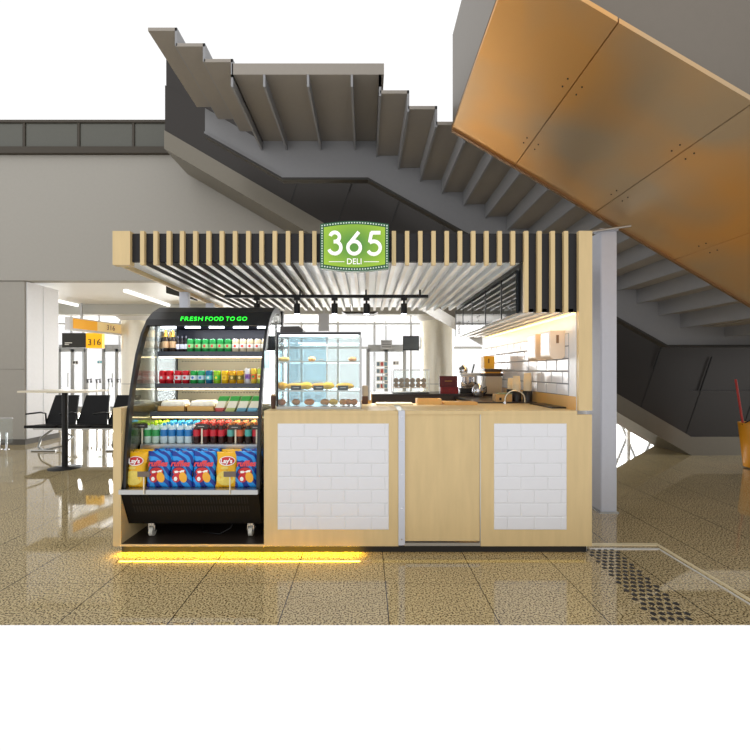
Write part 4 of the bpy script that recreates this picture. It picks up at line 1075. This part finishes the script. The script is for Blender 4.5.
# tap
t = empty('arched_tap', (X(505, 3.78), 3.78, ZC), 'thin arched chrome tap at the back of the counter', 'tap')
pts = [(X(505, 3.77), 3.77, ZC)]
for i in range(13):
    a = PI-PI*i/12; pts.append((X(515, 3.77)+math.cos(a)*.088, 3.77, ZC+.04+.08*math.sin(a)))
pts.append((X(515, 3.77)+.09, 3.77, ZC+.01))
MB().tube(pts, .007, 10).build('spout', mat('tap_cream_steel', (220, 214, 196), .2, .6), t)
MB().lathe([(.016, 0), (.014, .02)], (X(505, 3.77), 3.77, ZC), 12).build('base_ring', CHROME, t)
tag(MB().box(X(536, 3.6), X(566, 3.6), 3.3, 3.75, ZC, ZC+.012, .003).build('drip_mat', BLACK), 'black mat lying on the counter below the tiled wall', 'mat')
# dispensers on wall
for i, (y0_, y1_, x0_, z0_, z1_) in enumerate(((3.32, 3.5, 1.455, 1.465, 1.69), (3.63, 3.81, 1.465, 1.46, 1.69))):
    t = empty('paper_dispenser', (1.57, (y0_+y1_)/2, z0_), 'wall paper dispenser with rounded foot, '+['nearer the front post' if i == 0 else 'farther from the front post'][0], 'dispenser', 'dispensers on the tiled wall')
    bm_ = MB(); xa_, xb_ = x0_, 1.5725; rr = .035; n = 6
    poly = [(xb_-rr+rr*math.sin(PI/2*k/n), z0_+rr-rr*math.cos(PI/2*k/n)) for k in range(n+1)]
    poly = [(xa_, z1_)]+[(xa_+rr-rr*math.cos(PI/2*k/n), z0_+rr-rr*math.sin(PI/2*k/n)) for k in range(n+1)]+poly+[(xb_, z1_)]
    bm_.prism(poly, y0_, y1_).build('casing', mat('dispenser_cream', (226, 204, 180), .3), t)
    xm_ = (xa_+xb_)/2
    MB().box(xm_-.01, xm_+.01, y0_-.003, y0_, z1_-.1, z1_-.035).build('view_slot', mat('slot_brown', (130, 96, 66), .4), t)
    MB().box(xa_-.003, xa_, y0_+.02, y1_-.02, z0_+.05, z1_-.02).build('side_plate', mat('dispenser_grey', (200, 200, 205), .25, .4), t)

# ------------------------------------------------------------------ bar table and seats on the left
d = 5.93
x = X(65, d)
t = empty('bar_table', (x, d, 0), 'tall bar table with pale square top and black pedestal', 'table')
MB().lathe([(.205, 0), (.205, .008), (.05, .02), (.045, .03)], (x, d, 0), 32).build('base', MBLACK, t)
MB().tube([(x, d, .02), (x, d, 1.07)], .038, 16).build('pole', MBLACK, t)
c_, s_ = math.cos(math.radians(-1)), math.sin(math.radians(-1))
def rp2(u, v): return (x+u*c_-v*s_, d+u*s_+v*c_)
MB().prism([rp2(-.48, -.24), rp2(.48, -.24), rp2(.48, .24), rp2(-.48, .24)], 1.075, 1.1, 'z').build('table_top', mat('pale_table_top', (222, 212, 190), .3), t)
MB().box(x-.15, x+.15, d-.15, d+.15, 1.066, 1.0745).build('mount_plate', MBLACK, t)
# beam seating
d = 7.45
BLM = mat('black_leather', (14, 14, 15), .6, spec=.25)
x0_ = X(29, d)
beam = empty('beam_seat_frame', (X(85, d), d, 0), 'steel beam with curved legs carrying the black waiting seats', 'seat frame')
MB().box(X(34, d), X(175, d), d-.03, d+.03, .33, .38, .004).build('beam', STEEL, beam)
for px in (56, 128):
    xc = X(px, d)
    lp = [(xc, d-.3, .02), (xc-.14, d-.22, .06), (xc-.2, d-.08, .2), (xc-.05, d, .34)]
    rp3 = [(xc, d-.3, .02), (xc+.2, d-.1, .06), (xc+.28, d+.02, .2), (xc+.1, d, .34)]
    MB().tube(lp, .018, 8).build('leg', STEEL, beam); MB().tube(rp3, .018, 8).build('leg', STEEL, beam)
    MB().tube([(xc-.2, d-.3, .015), (xc+.22, d-.3, .015)], .015, 8).build('foot', STEEL, beam)
proto = empty('waiting_seat', (0, 0, 0), 'x', 'seat')
W2 = .26
MB().prism([(-.38, .0), (.14, -.03), (.14, .01), (-.38, .045)], -W2, W2, 'x').build('seat', BLM, proto)
mb = MB()
vs = [(-W2+.02, .14, .0), (W2-.02, .14, .0), (W2-.06, .3, .52), (-W2+.08, .3, .52), (-W2+.02, .17, .0), (W2-.02, .17, .0), (W2-.06, .33, .52), (-W2+.08, .33, .52)]
vs = [(v[0]*1.12-.03, v[1], v[2]) for v in vs]
mb.add(vs, [(0, 1, 2, 3), (4, 5, 6, 7), (0, 1, 5, 4), (1, 2, 6, 5), (2, 3, 7, 6), (3, 0, 4, 7)]).build('backrest', BLM, proto)
MB().tube([(-W2-.03, .16, -.02), (-W2-.03, .14, .2), (-W2-.03, .02, .23), (-W2-.03, -.3, .23)], .014, 8).build('armrest', MBLACK, proto)
MB().box(-.05, .05, -.05, .05, -.025, .0).build('bracket', STEEL, proto)
seatlab = ['black waiting seat left of the bar table pole', 'black waiting seat just right of the bar table pole', 'black waiting seat beside the kiosk, partly behind its end', 'black waiting seat hidden mostly behind the kiosk end']
for i, px in enumerate((56, 88, 120)):
    if i == 0: proto.location = (X(px, d), d, .405); proto['label'] = seatlab[0]; proto['group'] = 'black waiting seats'
    else: copy_tree(proto, (X(px, d), d, .405), seatlab[i], 'black waiting seats')
# clear bin at far left
d = 7.3
t = empty('glass_stand', (X(6, d), d, 0), 'low clear stand with chrome feet before the grey column', 'stand')
MB().box(X(-4, d), X(12, d), d, d+.012, .12, .55).build('clear_panel', GLASS, t)
for px in (-2, 5): MB().lathe([(.04, 0), (.04, .01), (.015, .02), (.015, .3)], (X(px, d), d+.03, 0), 12).build('foot', CHROME, t)
MB().tube([(X(-4, d), d+.006, .55), (X(12, d), d+.006, .55)], .008, 6).build('top_rail', CHROME, t)
# barrier posts far away by the glass
first = None
for i, (px, dd) in enumerate(((88, 13.2), (97, 13.0), (109, 13.8), (118, 13.4))):
    x = X(px, dd); lab = 'slim turnstile post by the far glass, '+['nearest below the 316 sign', 'second from left', 'third from left', 'beside the champagne column'][i]
    if first is None:
        first = empty('barrier_post', (x, dd, 0), lab, 'post', 'barrier posts by the far glass')
        MB().lathe([(.14, 0), (.14, .02), (.03, .03), (.03, 1.0)], (x, dd, 0), 12).build('pole', STEEL, first)
        MB().tube([(x, dd, 1.0), (x-.02, dd, 1.1), (x+.1, dd, 1.12), (x+.1, dd, 1.0)], .03, 8).build('card_reader', mat('reader_dark', (80, 80, 84), .4), first)
    else: copy_tree(first, (x, dd, 0), lab)

# ------------------------------------------------------------------ right side: cleaning trolley, floor trims, tactile studs
d = 5.9
x = X(752, d)
t = empty('cleaning_bucket', (x, d, 0), 'yellow cleaning bucket at the right edge under the escalator', 'bucket')
MB().lathe([(.14, .0), (.2, .62), (.185, .62), (.13, .02)], (x+.06, d, .02), 20).build('bucket_body', mat('bucket_yellow', (226, 150, 24), .4), t)
MB().tube([(x-.14, d, .62), (x+.06, d-.05, .75), (x+.26, d, .62)], .008, 8).build('handle', MBLACK, t)
tag(MB().tube([(X(748, d), d+.02, .3), (X(742, d), d+.1, 1.25)], .014, 8).build('broom_handle', mat('red_plastic', (190, 50, 44), .4)), 'red broom handle leaning out of the yellow bucket', 'broom handle')
TRM = mat('brass_trim', (236, 222, 184), .3, .2)
TRM2 = mat('pale_metal_trim', (222, 220, 214), .3, .2)
zf = .006
t = empty('floor_joint_cover', (2.0, 3.28, 0), 'twin pale metal strip on the floor running right from the kiosk', 'floor strip')
MB().box(1.72, 2.28, 3.29, 3.33, 0, zf).build('rear_strip', TRM, t); MB().box(1.72, 2.24, 3.215, 3.24, 0, zf).build('front_strip', TRM2, t)
t = empty('floor_joint_cover', (2.33, 2.8, 0), 'twin pale metal strip on the floor running towards the viewer', 'floor strip')
MB().box(2.281, 2.306, 2.27, 3.33, 0, zf).build('right_strip', TRM, t); MB().box(2.245, 2.257, 2.27, 3.24, 0, zf).build('left_strip', TRM2, t)
STUD = mat('black_rubber_stud', (34, 30, 28), .5)
proto = None
for r in range(20):
    for c in range(5):
        y = 3.22-r*.05; x = 1.69-.0055*r+c*.048+(.024 if r % 2 else 0)
        if y < 2.28: continue
        lab = 'black floor stud right of the kiosk, %s row out, %s from left' % (ORD[r], ORD[c])
        if proto is None:
            proto = tag(MB().lathe([(.0165, 0), (.0155, .003), (.011, .005)], (0, 0, 0), 14).build('tactile_stud', STUD), lab, 'floor stud', 'black tactile studs'); proto.location = (x, y, 0)
        else:
            o = proto.copy(); COL.objects.link(o); o.location = (x, y, 0); o['label'] = lab
